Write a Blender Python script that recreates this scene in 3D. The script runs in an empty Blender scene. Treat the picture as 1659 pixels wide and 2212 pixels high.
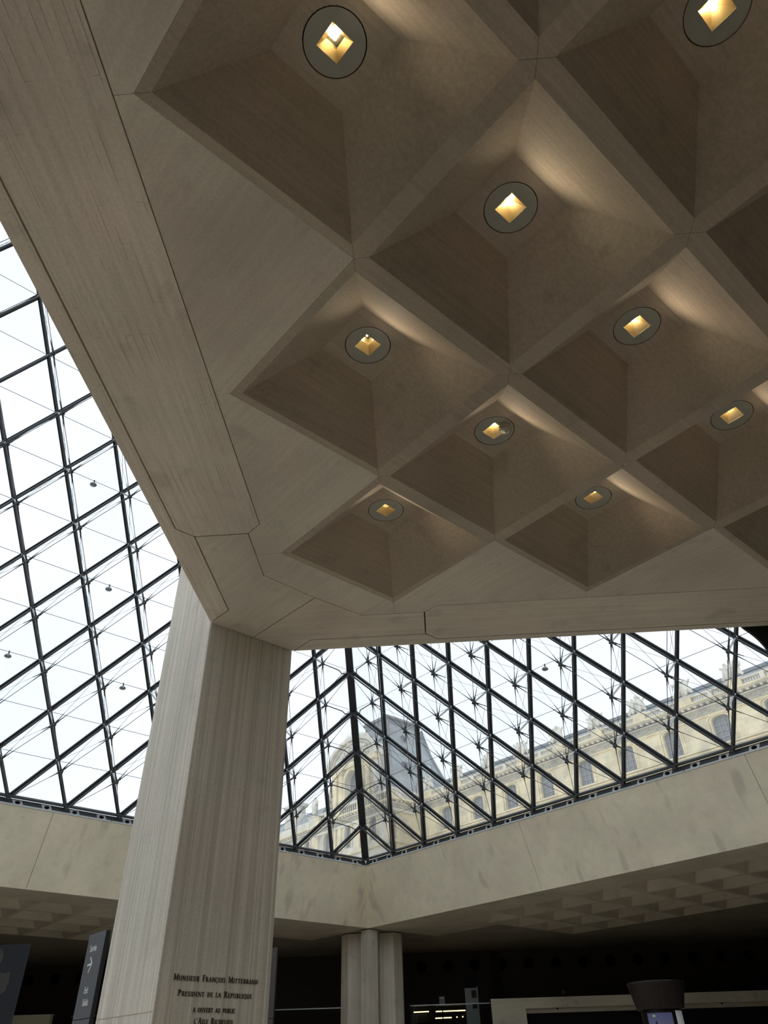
import bpy, bmesh, math, random
from mathutils import Vector as V, Matrix, noise
random.seed(7)
SC = bpy.context.scene
COL = SC.collection
PI = math.pi
r2 = math.sqrt(.5)

# ------------------------------------------------------------------ camera
cam = bpy.data.cameras.new('camera')
cam.sensor_fit = 'VERTICAL'; cam.sensor_height = 36.0
cam.lens = 1530.924 * 36.0 / 2212.0
cam.clip_start = .05; cam.clip_end = 600
co = bpy.data.objects.new('camera', cam); COL.objects.link(co)
RX = V((0.997304, 0.0700215, -0.021948)); RD = V((-0.0606888, 0.6189172, -0.7831082)); RF = V((-0.0412504, 0.7823289, 0.6214981))
m = Matrix.Identity(4)
for i in range(3):
    m[i][0] = RX[i]; m[i][1] = -RD[i]; m[i][2] = -RF[i]
m[0][3], m[1][3], m[2][3] = 0, 0, 1.6
co.matrix_world = m
SC.camera = co
def project(p):
    q = V(p) - V((0, 0, 1.6)); z = q.dot(RF)
    if z < .1: return None
    return 829.5 + 1530.924 * q.dot(RX) / z, 1106 + 1530.924 * q.dot(RD) / z, z
def in_view(p, pad=60):
    q = project(p)
    return q is not None and -pad < q[0] < 1659 + pad and -pad < q[1] < 2212 + pad

# ------------------------------------------------------------------ sky, exposure
SC.view_settings.view_transform = 'Standard'; SC.view_settings.look = 'None'
SC.view_settings.gamma = 1.0; SC.view_settings.use_curve_mapping = False
SC.view_settings.exposure = 1.54
w = bpy.data.worlds.new('overcast'); SC.world = w; w.use_nodes = True
nt = w.node_tree; nt.nodes.clear()
out = nt.nodes.new('ShaderNodeOutputWorld'); bg = nt.nodes.new('ShaderNodeBackground')
tc = nt.nodes.new('ShaderNodeTexCoord'); no = nt.nodes.new('ShaderNodeTexNoise'); cr = nt.nodes.new('ShaderNodeValToRGB')
no.inputs['Scale'].default_value = 2.2; no.inputs['Detail'].default_value = 3
cr.color_ramp.elements[0].position = .35; cr.color_ramp.elements[0].color = (.74, .85, .97, 1)
cr.color_ramp.elements[1].position = .65; cr.color_ramp.elements[1].color = (.84, .91, .98, 1)
nt.links.new(tc.outputs['Generated'], no.inputs['Vector']); nt.links.new(no.outputs['Fac'], cr.inputs['Fac'])
nt.links.new(cr.outputs['Color'], bg.inputs['Color']); bg.inputs['Strength'].default_value = .47
nt.links.new(bg.outputs[0], out.inputs[0])
SC.cycles.diffuse_bounces = 4
SC.cycles.transparent_max_bounces = 12

# ------------------------------------------------------------------ materials
def new_mat(name):
    mt = bpy.data.materials.new(name); mt.use_nodes = True
    n = mt.node_tree; b = n.nodes['Principled BSDF']
    return mt, n, b
def plain(name, col, rough=.6, metal=0., emit=None, es=0., spec=.4):
    mt, n, b = new_mat(name)
    b.inputs['Base Color'].default_value = (*col, 1); b.inputs['Roughness'].default_value = rough
    b.inputs['Metallic'].default_value = metal; b.inputs['Specular IOR Level'].default_value = spec
    # a faint mottling so that nothing is perfectly even
    g = n.nodes.new('ShaderNodeNewGeometry'); t = n.nodes.new('ShaderNodeTexNoise'); t.inputs['Scale'].default_value = 9
    mx = n.nodes.new('ShaderNodeMix'); mx.data_type = 'RGBA'; mx.blend_type = 'MULTIPLY'
    rp = n.nodes.new('ShaderNodeValToRGB'); rp.color_ramp.elements[0].color = (.9, .9, .9, 1); rp.color_ramp.elements[1].color = (1.08, 1.08, 1.08, 1)
    n.links.new(g.outputs['Position'], t.inputs['Vector']); n.links.new(t.outputs['Fac'], rp.inputs['Fac'])
    mx.inputs['Factor'].default_value = 1; mx.inputs[6].default_value = (*col, 1)
    n.links.new(rp.outputs['Color'], mx.inputs[7]); n.links.new(mx.outputs[2], b.inputs['Base Color'])
    if emit:
        b.inputs['Emission Color'].default_value = (*emit, 1); b.inputs['Emission Strength'].default_value = es
    return mt
def concrete(name, col, rot=0., grain=(1.2, 30., 30.), grain_amt=.12, boards=False, drips=0., bump=.25, cloud=.14, stain=.14, tint=(.975, 1., .95)):
    """cast concrete: clouds, a fine grain along one direction, board marks and stains"""
    mt, n, b = new_mat(name); L = n.links.new; N_ = n.nodes.new
    b.inputs['Roughness'].default_value = .75; b.inputs['Specular IOR Level'].default_value = .25
    g = N_('ShaderNodeNewGeometry'); mp = N_('ShaderNodeMapping'); mp.inputs['Rotation'].default_value = (0, 0, rot)
    L(g.outputs['Position'], mp.inputs['Vector'])
    def tex(scale, detail, sc=(1, 1, 1), src=mp):
        m2 = N_('ShaderNodeVectorMath'); m2.operation = 'MULTIPLY'; m2.inputs[1].default_value = sc
        L(src.outputs[0], m2.inputs[0]); t = N_('ShaderNodeTexNoise'); t.inputs['Scale'].default_value = scale; t.inputs['Detail'].default_value = detail
        L(m2.outputs[0], t.inputs['Vector']); return t
    def ramp(t, lo, hi, p0=.3, p1=.7):
        r = N_('ShaderNodeValToRGB'); r.color_ramp.elements[0].position = p0; r.color_ramp.elements[1].position = p1
        r.color_ramp.elements[0].color = (*lo, 1) if isinstance(lo, tuple) else (lo, lo, lo, 1)
        r.color_ramp.elements[1].color = (*hi, 1) if isinstance(hi, tuple) else (hi, hi, hi, 1)
        L(t.outputs[0], r.inputs['Fac']); return r
    cur = None
    def mul(c):
        nonlocal cur
        mx = N_('ShaderNodeMix'); mx.data_type = 'RGBA'; mx.blend_type = 'MULTIPLY'; mx.inputs['Factor'].default_value = 1
        if cur is None: mx.inputs[6].default_value = (*col, 1)
        else: L(cur, mx.inputs[6])
        L(c.outputs[0], mx.inputs[7]); cur = mx.outputs[2]
    c1 = tex(.55, 5); mul(ramp(c1, 1 - cloud, 1 + cloud))
    c2 = tex(.9, 4); mul(ramp(c2, (1.02, .995, .96), tint, .35, .65))
    gr = tex(1., 3, grain); mul(ramp(gr, 1 - grain_amt, 1 + grain_amt, .25, .75))
    sp = tex(38., 2); mul(ramp(sp, .94, 1.06))
    st = tex(2.3, 6); mul(ramp(st, 1 - stain, 1., .30, .40))
    if drips:
        d = tex(1., 1, (2.2, 2.2, .05)); mul(ramp(d, 1 - drips, 1., .26, .38))
    if boards:
        br = N_('ShaderNodeTexBrick'); br.offset = .37; br.inputs['Scale'].default_value = 1
        br.inputs['Brick Width'].default_value = .9; br.inputs['Row Height'].default_value = .075
        br.inputs['Mortar Size'].default_value = .0022; br.inputs['Mortar Smooth'].default_value = .3
        br.inputs['Color1'].default_value = (1, 1, 1, 1); br.inputs['Color2'].default_value = (1, 1, 1, 1); br.inputs['Mortar'].default_value = (.42, .40, .40, 1)
        L(mp.outputs[0], br.inputs['Vector'])
        mk = tex(1.6, 4, (1, 3.2, 1)); rm = ramp(mk, 0., 1., .52, .60)
        mx = N_('ShaderNodeMix'); mx.data_type = 'RGBA'; mx.blend_type = 'MULTIPLY'
        L(rm.outputs[0], mx.inputs['Factor']); L(cur, mx.inputs[6]); L(br.outputs['Color'], mx.inputs[7]); cur = mx.outputs[2]
    L(cur, b.inputs['Base Color'])
    bp = N_('ShaderNodeBump'); bp.inputs['Strength'].default_value = bump; bp.inputs['Distance'].default_value = .01
    L(gr.outputs[0], bp.inputs['Height']); L(bp.outputs[0], b.inputs['Normal'])
    return mt
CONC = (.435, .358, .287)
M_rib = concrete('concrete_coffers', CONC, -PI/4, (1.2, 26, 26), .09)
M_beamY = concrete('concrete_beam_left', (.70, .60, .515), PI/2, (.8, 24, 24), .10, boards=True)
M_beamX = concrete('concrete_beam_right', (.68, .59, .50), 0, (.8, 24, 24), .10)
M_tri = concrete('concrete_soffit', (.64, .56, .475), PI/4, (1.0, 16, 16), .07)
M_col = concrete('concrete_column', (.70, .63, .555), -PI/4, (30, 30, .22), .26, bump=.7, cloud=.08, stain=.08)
M_band = concrete('concrete_ring', (.83, .725, .57), 0, (3, 3, 3), .05, drips=.20, cloud=.09, stain=.07)
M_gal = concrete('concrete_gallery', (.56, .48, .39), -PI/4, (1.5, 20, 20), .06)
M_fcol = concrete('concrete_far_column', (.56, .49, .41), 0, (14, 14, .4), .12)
M_para = concrete('concrete_parapet', (.80, .72, .58), 0, (1, 12, 12), .05)
M_floor = concrete('limestone_floor', (.62, .55, .465), 0, (4, 4, 4), .04)
M_dark = plain('dark_wall', (.060, .045, .036), .8)
M_gal_shade = concrete('concrete_gallery_shade', (.32, .275, .225), -PI/4, (1.5, 20, 20), .06)  # gallery concrete again, darkened to put the far shade into its colour
M_hole = plain('hole_black', (.004, .004, .005), .9)
M_void = plain('shadow_gap', (.02, .018, .015), .9)
M_plate = plain('lamp_plate', (.36, .345, .29), .55)
M_refl = plain('lamp_reflector', (.98, .84, .58), .36, 1.)
M_led = plain('lamp_led', (1, .9, .6), .4, 0, (1, .80, .42), 30.)
M_ledbox = plain('lamp_housing', (.10, .08, .05), .35, .6)
M_steel = plain('mullion_steel', (.045, .048, .052), .42, .5)
M_tube = plain('mullion_tube', (.12, .125, .13), .35, .6)
M_stain = plain('stainless', (.42, .43, .43), .35, .8)
M_hub = plain('hub_metal', (.085, .087, .09), .4, .8)
M_cable = plain('cable_steel', (.10, .103, .107), .45, .6)
M_base = plain('base_trim_grey', (.075, .08, .085), .5)
M_white = plain('white_metal', (.78, .79, .79), .4)
M_sign = plain('sign_charcoal', (.135, .137, .145), .55)
M_signside = plain('sign_side', (.010, .010, .013), .6)
M_letter = plain('sign_white', (.80, .81, .82), .5)
M_bronze = plain('bronze_letters', (.045, .036, .026), .45, .3)
M_black = plain('black_panel', (.010, .011, .012), .6)
M_slate = concrete('roof_slate', (.35, .355, .36), -PI/4, (3, 3, 14), .10, cloud=.2, tint=(.95, 1, 1.03))
M_lead = concrete('roof_lead', (.25, .255, .265), 0, (3, 3, 3), .1, cloud=.2, tint=(.95, 1, 1.03))
M_head = plain('dark_clothes', (.012, .012, .014), .8)
M_skin = plain('skin_tone', (.30, .18, .12), .6)
M_brown = plain('kiosk_brown', (.012, .006, .005), .35, .2)
M_warm = plain('warm_strip', (1, .85, .5), .5, 0, (1, .74, .34), 1.1)
M_poster = plain('poster_pale', (.34, .36, .35), .7)
M_grey = plain('photo_grey', (.045, .041, .037), .8)
M_navy = plain('banner_blue', (.013, .015, .018), .8)

def stone(name, col, blocks=True):
    mt, n, b = new_mat(name); L = n.links.new; N_ = n.nodes.new
    b.inputs['Roughness'].default_value = .85; b.inputs['Specular IOR Level'].default_value = .2
    g = N_('ShaderNodeNewGeometry'); mp = N_('ShaderNodeMapping'); mp.inputs['Rotation'].default_value = (0, 0, PI/4)
    L(g.outputs['Position'], mp.inputs['Vector'])
    sx = N_('ShaderNodeSeparateXYZ'); cb = N_('ShaderNodeCombineXYZ'); L(mp.outputs[0], sx.inputs[0])
    ad = N_('ShaderNodeMath'); ad.operation = 'ADD'; L(sx.outputs[0], ad.inputs[0]); L(sx.outputs[1], ad.inputs[1])
    L(ad.outputs[0], cb.inputs[0]); L(sx.outputs[2], cb.inputs[1])
    br = N_('ShaderNodeTexBrick'); br.inputs['Scale'].default_value = 1; br.inputs['Brick Width'].default_value = 1.1; br.inputs['Row Height'].default_value = .46
    br.inputs['Mortar Size'].default_value = .012; br.inputs['Bias'].default_value = 0
    br.inputs['Color1'].default_value = (1, 1, 1, 1); br.inputs['Color2'].default_value = (.88, .86, .82, 1); br.inputs['Mortar'].default_value = (.78, .76, .74, 1)
    L(cb.outputs[0], br.inputs['Vector'])
    t = N_('ShaderNodeTexNoise'); t.inputs['Scale'].default_value = .8; t.inputs['Detail'].default_value = 6; L(g.outputs['Position'], t.inputs['Vector'])
    rp = N_('ShaderNodeValToRGB'); rp.color_ramp.elements[0].position = .3; rp.color_ramp.elements[0].color = (.74, .74, .76, 1)
    rp.color_ramp.elements[1].position = .6; rp.color_ramp.elements[1].color = (1.04, 1.02, .98, 1); L(t.outputs[0], rp.inputs[0])
    m1 = N_('ShaderNodeMix'); m1.data_type = 'RGBA'; m1.blend_type = 'MULTIPLY'; m1.inputs[0].default_value = 1
    m1.inputs[6].default_value = (*col, 1); L(rp.outputs[0], m1.inputs[7])
    if blocks:
        m2 = N_('ShaderNodeMix'); m2.data_type = 'RGBA'; m2.blend_type = 'MULTIPLY'; m2.inputs[0].default_value = 1
        L(m1.outputs[2], m2.inputs[6]); L(br.outputs[0], m2.inputs[7]); L(m2.outputs[2], b.inputs['Base Color'])
    else: L(m1.outputs[2], b.inputs['Base Color'])
    return mt
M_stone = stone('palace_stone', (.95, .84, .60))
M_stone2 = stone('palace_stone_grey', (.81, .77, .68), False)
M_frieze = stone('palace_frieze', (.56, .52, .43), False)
M_wpane = plain('palace_window', (.27, .27, .28), .4)
M_wbar = plain('palace_window_bar', (.42, .42, .42), .6)
M_sky_win = plain('skylight_glass', (.55, .62, .62), .2)

def glass(name, haze=.07, tint=(.975, .982, .985)):
    mt, n, b = new_mat(name); L = n.links.new; n.nodes.remove(b); N_ = n.nodes.new
    o = n.nodes['Material Output']
    tr = N_('ShaderNodeBsdfTransparent'); tr.inputs[0].default_value = (*tint, 1)
    gl = N_('ShaderNodeBsdfGlossy'); gl.inputs['Roughness'].default_value = .03
    tl = N_('ShaderNodeBsdfTranslucent'); tl.inputs[0].default_value = (.9, .93, .93, 1)
    fr = N_('ShaderNodeFresnel'); fr.inputs[0].default_value = 1.35
    sc = N_('ShaderNodeMath'); sc.operation = 'MULTIPLY'; sc.inputs[1].default_value = .5; L(fr.outputs[0], sc.inputs[0])
    a = N_('ShaderNodeMixShader'); a.inputs[0].default_value = haze; L(tr.outputs[0], a.inputs[1]); L(tl.outputs[0], a.inputs[2])
    c = N_('ShaderNodeMixShader'); L(sc.outputs[0], c.inputs[0]); L(a.outputs[0], c.inputs[1]); L(gl.outputs[0], c.inputs[2])
    L(c.outputs[0], o.inputs[0])
    return mt
M_glass = glass('pyramid_glass', .06)
M_bal = glass('balustrade_glass', .0, (.9, .93, .92))

# ------------------------------------------------------------------ mesh helpers
WORLD = {}
class MB:
    def __init__(s): s.v = []; s.f = []
    def add(s, vs, fs):
        k = len(s.v); s.v += [V(p) for p in vs]; s.f += [tuple(i + k for i in f) for f in fs]; return s
    def box(s, c, sx, sy, sz, ax=V((1, 0, 0)), ay=V((0, 1, 0)), az=V((0, 0, 1))):
        c = V(c); p = []
        for dz in (-.5, .5):
            for dy, dx in ((-.5, -.5), (-.5, .5), (.5, .5), (.5, -.5)):
                p.append(c + ax * sx * dx + ay * sy * dy + az * sz * dz)
        return s.add(p, [(3, 2, 1, 0), (4, 5, 6, 7), (0, 1, 5, 4), (1, 2, 6, 5), (2, 3, 7, 6), (3, 0, 4, 7)])
    def bar(s, p0, p1, wd, ht, up):
        p0 = V(p0); p1 = V(p1); d = (p1 - p0); L = d.length; d.normalize(); up = V(up); sd = d.cross(up).normalized(); up = sd.cross(d).normalized()
        return s.box((p0 + p1) / 2, L, wd, ht, d, sd, up)
    def tube(s, p0, p1, ra, rb=None, n=6):
        p0 = V(p0); p1 = V(p1); rb = ra if rb is None else rb; d = (p1 - p0).normalized()
        u = d.cross(V((0, 0, 1)) if abs(d.z) < .95 else V((1, 0, 0))).normalized(); w_ = d.cross(u)
        vs = [p + (u * math.cos(2*PI*k/n) + w_ * math.sin(2*PI*k/n)) * r for p, r in ((p0, ra), (p1, rb)) for k in range(n)]
        fs = [(k, (k+1) % n, n + (k+1) % n, n + k) for k in range(n)] + [tuple(range(n))[::-1], tuple(range(n, 2*n))]
        return s.add(vs, fs)
    def path(s, pts, r, n=6):
        for a, b in zip(pts[:-1], pts[1:]): s.tube(a, b, r, None, n)
        return s
    def prism(s, poly, ext):
        poly = [V(p) for p in poly]; ext = V(ext); n = len(poly)
        fs = [tuple(range(n)), tuple(range(n, 2*n))[::-1]] + [(k, n + k, n + (k+1) % n, (k+1) % n) for k in range(n)]
        return s.add(poly + [p + ext for p in poly], fs)
    def ball(s, c, r, n=10, mm=6, sc=(1, 1, 1)):
        c = V(c); vs = [c + V((0, 0, r*sc[2]))]; fs = []
        for i in range(1, mm):
            th = PI*i/mm
            for k in range(n): vs.append(c + V((r*sc[0]*math.sin(th)*math.cos(2*PI*k/n), r*sc[1]*math.sin(th)*math.sin(2*PI*k/n), r*sc[2]*math.cos(th))))
        vs.append(c - V((0, 0, r*sc[2])))
        fs += [(0, 1+k, 1+(k+1) % n) for k in range(n)]
        for i in range(mm-2):
            for k in range(n): a = 1+i*n+k; b = 1+i*n+(k+1) % n; fs.append((a, a+n, b+n, b))
        z = len(vs)-1; fs += [(z, 1+(mm-2)*n+(k+1) % n, 1+(mm-2)*n+k) for k in range(n)]
        return s.add(vs, fs)
    def lathe(s, prof, c, n=16, a0=0., a1=2*PI):
        c = V(c); vs = []; fs = []; full = abs(a1-a0-2*PI) < 1e-6; kn = n if full else n+1
        for r, z in prof:
            for k in range(kn): t = a0+(a1-a0)*k/n; vs.append(c + V((r*math.cos(t), r*math.sin(t), z)))
        for i in range(len(prof)-1):
            for k in range(n): a = i*kn+k; b = i*kn+(k+1) % kn; fs.append((a, b, b+kn, a+kn))
        return s.add(vs, fs)
    def mesh(s, name, mat, o=V((0, 0, 0)), smooth=False):
        me = bpy.data.meshes.new(name); me.from_pydata([p - o for p in s.v], [], s.f)
        bm = bmesh.new(); bm.from_mesh(me); bmesh.ops.recalc_face_normals(bm, faces=bm.faces); bm.to_mesh(me); bm.free()
        for mt in (mat if isinstance(mat, (list, tuple)) else [mat]): me.materials.append(mt)
        if smooth:
            for p in me.polygons: p.use_smooth = True
        return me
    def build(s, name, mat, parent=None, at=None, smooth=False, **tags):
        o = WORLD[parent.name] if parent else (V(at) if at is not None else sum(s.v, V()) / len(s.v))
        ob = bpy.data.objects.new(name, s.mesh(name, mat, o, smooth)); COL.objects.link(ob)
        if parent: ob.parent = parent
        else: ob.location = o
        WORLD[ob.name] = o; tag(ob, **tags); return ob
def tag(ob, label=None, cat=None, group=None, kind=None):
    for k, v in (('label', label), ('category', cat), ('group', group), ('kind', kind)):
        if v: ob[k] = v
    return ob
def thing(name, label, cat, at, group=None, kind=None):
    ob = bpy.data.objects.new(name, None); ob.empty_display_size = .2; COL.objects.link(ob); ob.location = V(at); WORLD[ob.name] = V(at)
    return tag(ob, label, cat, group, kind)
def inst(name, me, parent, at, rz=0.):
    """a part that shares its mesh with its like"""
    ob = bpy.data.objects.new(name, me); COL.objects.link(ob); ob.parent = parent
    ob.location = V(at) - WORLD[parent.name]; ob.rotation_euler = (0, 0, rz); WORLD[ob.name] = V(at); return ob

# ------------------------------------------------------------------ plan
P = 1.97                                   # coffer pitch under the platform
ZS = 6.978                                 # underside of the platform
N3 = V((-3.07, 34.38, 9.125))              # near corner of the pyramid's base, its two faces meet here
HD = 24.66
CEN = V((N3.x, N3.y - HD, N3.z)); EA = CEN + V((HD, 0, 0)); WE = CEN - V((HD, 0, 0)); SO = CEN - V((0, HD, 0)); APEX = CEN + V((0, 0, 21.25))
def FR(a, o, z): return V((N3.x + (a + o) * r2, N3.y + (o - a) * r2, z))       # along / outside the right-hand edge
def FL(a, o, z): return V((N3.x - (a + o) * r2, N3.y + (o - a) * r2, z))       # along / outside the left-hand edge
SX0, SY0 = 1.0232381, 3.3251878
def U(x, y): return (SX0 + x * P, SY0 + y * P)                                  # platform plan, in pitches, along its two edges

# ------------------------------------------------------------------ floor, courtyard, outer walls
fl = MB().box((0, 15, -.15), 130, 130, .3).build('floor', M_floor, label='pale stone floor of the underground hall, below the frame', cat='floor', kind='structure')
cy = thing('courtyard_paving', 'stone courtyard paving around the glass pyramid outside', 'paving', (0, 0, 9.1), kind='structure')
for k, (u0, u1, w0, w1) in enumerate(((-160, 160, .35, 160), (-160, 160, -160, -35.25), (-160, 0 - .35, -35.25, .35), (35.25, 160, -35.25, .35))):
    MB().prism([FR(u0, w0, 9.0), FR(u1, w0, 9.0), FR(u1, w1, 9.0), FR(u0, w1, 9.0)], (0, 0, .1)).build('paving', M_floor, cy)
for nm, p0, p1, lb in (('wall_left', (-50, -25), (-50, 60), 'dark outer wall beyond the left gallery'), ('wall_right', (50, -25), (50, 60), 'dark outer wall beyond the right gallery'),
                       ('wall_front', (-50, -25), (50, -25), 'wall of the hall behind the viewer')):
    MB().bar(V((*p0, 4.5)), V((*p1, 4.5)), .4, 9, (0, 0, 1)).build(nm, M_dark, label=lb, cat='wall', kind='structure')

# ------------------------------------------------------------------ platform ceiling with coffers
slab = thing('ceiling', 'dark concrete coffered ceiling of the entrance platform overhead', 'ceiling', (0, 3, ZS), kind='structure')
def coffer_mesh(name, pitch, hole, mat, wall=.08):
    e_ = pitch/2; a = pitch * .4548; b = pitch * .1733; d = pitch * .307; g = .0016
    mb = MB(); q = lambda h, z: [(-h, -h, z), (h, -h, z), (h, h, z), (-h, h, z)]
    # rim: four pieces, hairline open at the mitred corners
    for k in range(4):
        c, s_ = round(math.cos(k*PI/2)), round(math.sin(k*PI/2)); rt = lambda x, y, z: (c*x - s_*y, s_*x + c*y, z)
        mb.add([rt(-e_+g, -e_, 0), rt(e_-g, -e_, 0), rt(a-g, -a, 0), rt(-a+g, -a, 0), rt(-e_+g, -e_, wall), rt(e_-g, -e_, wall)], [(0, 1, 2, 3), (0, 1, 5, 4)])
    loops = [q(a, 0), q(b, d)]
    mb.add([p for l in loops for p in l], [(k, (k+1) % 4, 4+(k+1) % 4, 4+k) for k in range(4)])
    if hole:
        r = pitch * .1225; n = 32; sq = []; ci = []
        for k in range(n):
            t = 2*PI*k/n + PI/4; c, s_ = math.cos(t), math.sin(t); mmx = max(abs(c), abs(s_))
            sq.append((b*c/mmx, b*s_/mmx, d)); ci.append((r*c, r*s_, d))
        up = [(x, y, d+.10) for x, y, _ in ci]
        mb.add(sq + ci + up, [(k, (k+1) % n, n+(k+1) % n, n+k) for k in range(n)] + [(n+k, n+(k+1) % n, 2*n+(k+1) % n, 2*n+k) for k in range(n)])
    else: mb.add(q(b, d), [(0, 1, 2, 3)])
    return mb.mesh(name, mat)
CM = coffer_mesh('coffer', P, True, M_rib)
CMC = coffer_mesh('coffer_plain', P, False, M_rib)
def tile_at(i, j): return V((*U((i + j) * r2, (i - j) * r2), ZS))
LIGHTS = [(-1, 0), (0, 0), (0, 1), (0, -1), (1, 0), (1, -1), (2, -1), (1, -2), (2, 0)]
for i in range(-7, 12):
    for j in range(-10, 12):
        if i + j >= -1 and i - j <= 3:
            c = tile_at(i, j)
            if c.x - c.y < 16 and c.y > -9 and c.x < 17:
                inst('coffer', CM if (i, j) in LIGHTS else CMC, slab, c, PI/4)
def panel(pts, mat, name='soffit_panel', parent=slab, z=ZS, t=.08, inset=.0014):
    ps = [V((*U(*p), z)) for p in pts]; c = sum(ps, V()) / len(ps)
    # pull every edge in a little so that the joints stay open
    n = len(ps); area = sum(ps[k].x*ps[(k+1) % n].y - ps[(k+1) % n].x*ps[k].y for k in range(n)); sgn = 1 if area > 0 else -1
    outp = []
    for k in range(n):
        a, b, d = ps[k-1], ps[k], ps[(k+1) % n]
        e1 = (b - a).normalized(); e2 = (d - b).normalized()
        n1 = V((-e1.y, e1.x, 0)) * sgn; n2 = V((-e2.y, e2.x, 0)) * sgn
        bis = n1 + n2
        if bis.length < 1e-4: bis = n1.copy()
        bis.normalize(); outp.append(b + bis * inset / max(.35, bis.dot(n1)))
    return MB().prism(outp, (0, 0, t)).build(name, mat, parent)
J = .009
XL, XI, YO, YI = -2.115, -1.487, 3.495, 2.905
s2 = math.sqrt(2)
YMIN = -8.0
panel([(XL, YMIN), (XL, 2.975), (-1.935, 2.807), (-1.93, 1.885), (-2.025, 1.79), (-2.025, YMIN)], M_beamY, 'edge_strip', inset=J)
panel([(-2.025, YMIN), (-2.025, 1.79), (-1.93, 1.885), (-1.58, 1.885), (XI, 1.795), (XI, YMIN)], M_beamY, 'beam_panel', inset=J)
panel([(-1.93, 1.885), (-1.935, 2.807), (XL, 2.975), (-1.843, 3.237), (-1.27, 2.70), (-1.58, 2.37), (-1.58, 1.885)], M_tri, 'corner_panel', inset=J)
panel([(-1.843, 3.237), (-1.575, 3.505), (-1.393, 3.33), (-.481, 3.33), (-.481, 2.99), (-.951, 2.99), (-1.27, 2.70)], M_beamX, 'corner_panel', inset=J)
panel([(-.481, 2.99), (-.481, 3.33), (-.386, 3.425), (9.5, 3.425), (9.5, YI), (-.39, YI)], M_beamX, 'beam_panel', inset=J)
panel([(-1.575, 3.505), (9.5, 3.495), (9.5, 3.425), (-.386, 3.425), (-.481, 3.33), (-1.393, 3.33)], M_beamX, 'edge_strip', inset=J)
yk = s2 * 1.5
for k in range(0, 8):
    y1 = .707 + s2*(1-k); y0 = y1 - s2; xc = -s2
    if k == 0:
        panel([(XI, y0), (xc, y0), (-r2, y0 + r2), (xc, y1), (-1.58, y1), (-1.58, 1.885), (XI, 1.795)], M_tri)
    else:
        panel([(XI, y0), (xc, y0), (-r2, y0 + r2), (xc, y1), (XI, y1)], M_tri)
y1 = s2 * 1.5
panel([(-1.58, y1), (-s2, y1), (-r2, y1 + r2), (-r2, 2.99), (-.951, 2.99), (-1.27, 2.70), (-1.58, 2.37)], M_tri)
panel([(-r2, 2.99), (-r2, y1 + r2), (0, y1), (r2, y1 + r2), (r2, YI), (-.39, YI), (-.481, 2.99)], M_tri)
for k in range(6):
    x0 = r2 + s2*k
    panel([(x0, YI), (x0, y1 + r2), (x0 + r2, y1), (x0 + s2, y1 + r2), (x0 + s2, YI)], M_tri)
# the deck above closes the joints
dk = [(XL, -13), (XL, 2.975), (-1.575, 3.505), (11.5, 3.495)]
MB().prism([V((*U(*p), ZS + .85)) for p in dk], (0, 0, .35)).build('deck', M_void, slab)
# upstand along the two edges
for a, b in (((XL + .03, -13), (XL + .03, 2.96)), ((XL + .05, 2.96), (-1.6, 3.46)), ((-1.6, 3.46), (11.4, 3.46))):
    pa, pb = V((*U(*a), ZS + .5)), V((*U(*b), ZS + .5)); MB().bar(pa, pb, .06, .84, (0, 0, 1)).build('edge_face', M_beamX, slab)

# ------------------------------------------------------------------ ceiling lights (recessed into the coffers)
ri = P * .1175; hh = P * .050; zt = ZS + P * .307
LBL = {(-1, 0): 'round recessed ceiling light with bright grid of lamps, in the topmost left coffer', (0, 0): 'round recessed ceiling light with pale faceted reflector, below the middle top rib crossing',
       (0, 1): 'round recessed ceiling light cut by the top right corner of the picture', (0, -1): 'round recessed ceiling light with black housing inside, second up along the left beam',
       (1, 0): 'round recessed ceiling light in the large right coffer, straight right of centre', (1, -1): 'round recessed ceiling light with the small camera over its square opening',
       (2, -1): 'round recessed ceiling light in the last coffer before the right beam', (1, -2): 'round recessed ceiling light in the coffer nearest the big column',
       (2, 0): 'round recessed ceiling light at the right edge of the picture, lower of the two there'}
def ring_mesh():
    n = 40; mb = MB(); sq = []; ci = []
    for k in range(n):
        t = 2*PI*k/n + PI/4; c, s_ = math.cos(t), math.sin(t); q = max(abs(c), abs(s_)); sq.append((hh*c/q, hh*s_/q)); ci.append((ri*c, ri*s_))
    z0, z1 = .002, .022
    vs = [(x, y, z0) for x, y in ci] + [(x, y, z0) for x, y in sq] + [(x, y, z1) for x, y in ci] + [(x, y, z1) for x, y in sq]
    fs = []
    for k in range(n):
        l = (k+1) % n; fs += [(k, l, n+l, n+k), (2*n+k, 2*n+l, 3*n+l, 3*n+k), (k, l, 2*n+l, 2*n+k), (n+k, n+l, 3*n+l, 3*n+k)]
    return mb.add(vs, fs).mesh('cover_plate', M_plate)
def funnel(top, h):
    q = lambda a, z: [(-a, -a, z), (a, -a, z), (a, a, z), (-a, a, z)]
    return MB().add(q(hh - .001, .006) + q(top, h), [(k, (k+1) % 4, 4+(k+1) % 4, 4+k) for k in range(4)]).mesh('reflector', M_refl)
RING = ring_mesh(); FUN = funnel(.052, .105); FUN2 = funnel(.016, .125)
OPEN = {(-1, 0), (0, -1), (1, -2), (2, -1)}
def lampbox():
    b = MB(); q = lambda a, z: [(-a, -a, z), (a, -a, z), (a, a, z), (-a, a, z)]
    b.add(q(.052, .105) + q(.075, .12) + q(.075, .26), [(k, (k+1) % 4, 4+(k+1) % 4, 4+k) for k in range(4)] + [(4+k, 4+(k+1) % 4, 8+(k+1) % 4, 8+k) for k in range(4)] + [(8, 9, 10, 11)])
    return b.mesh('housing', M_ledbox)
HOUS = lampbox()
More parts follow.
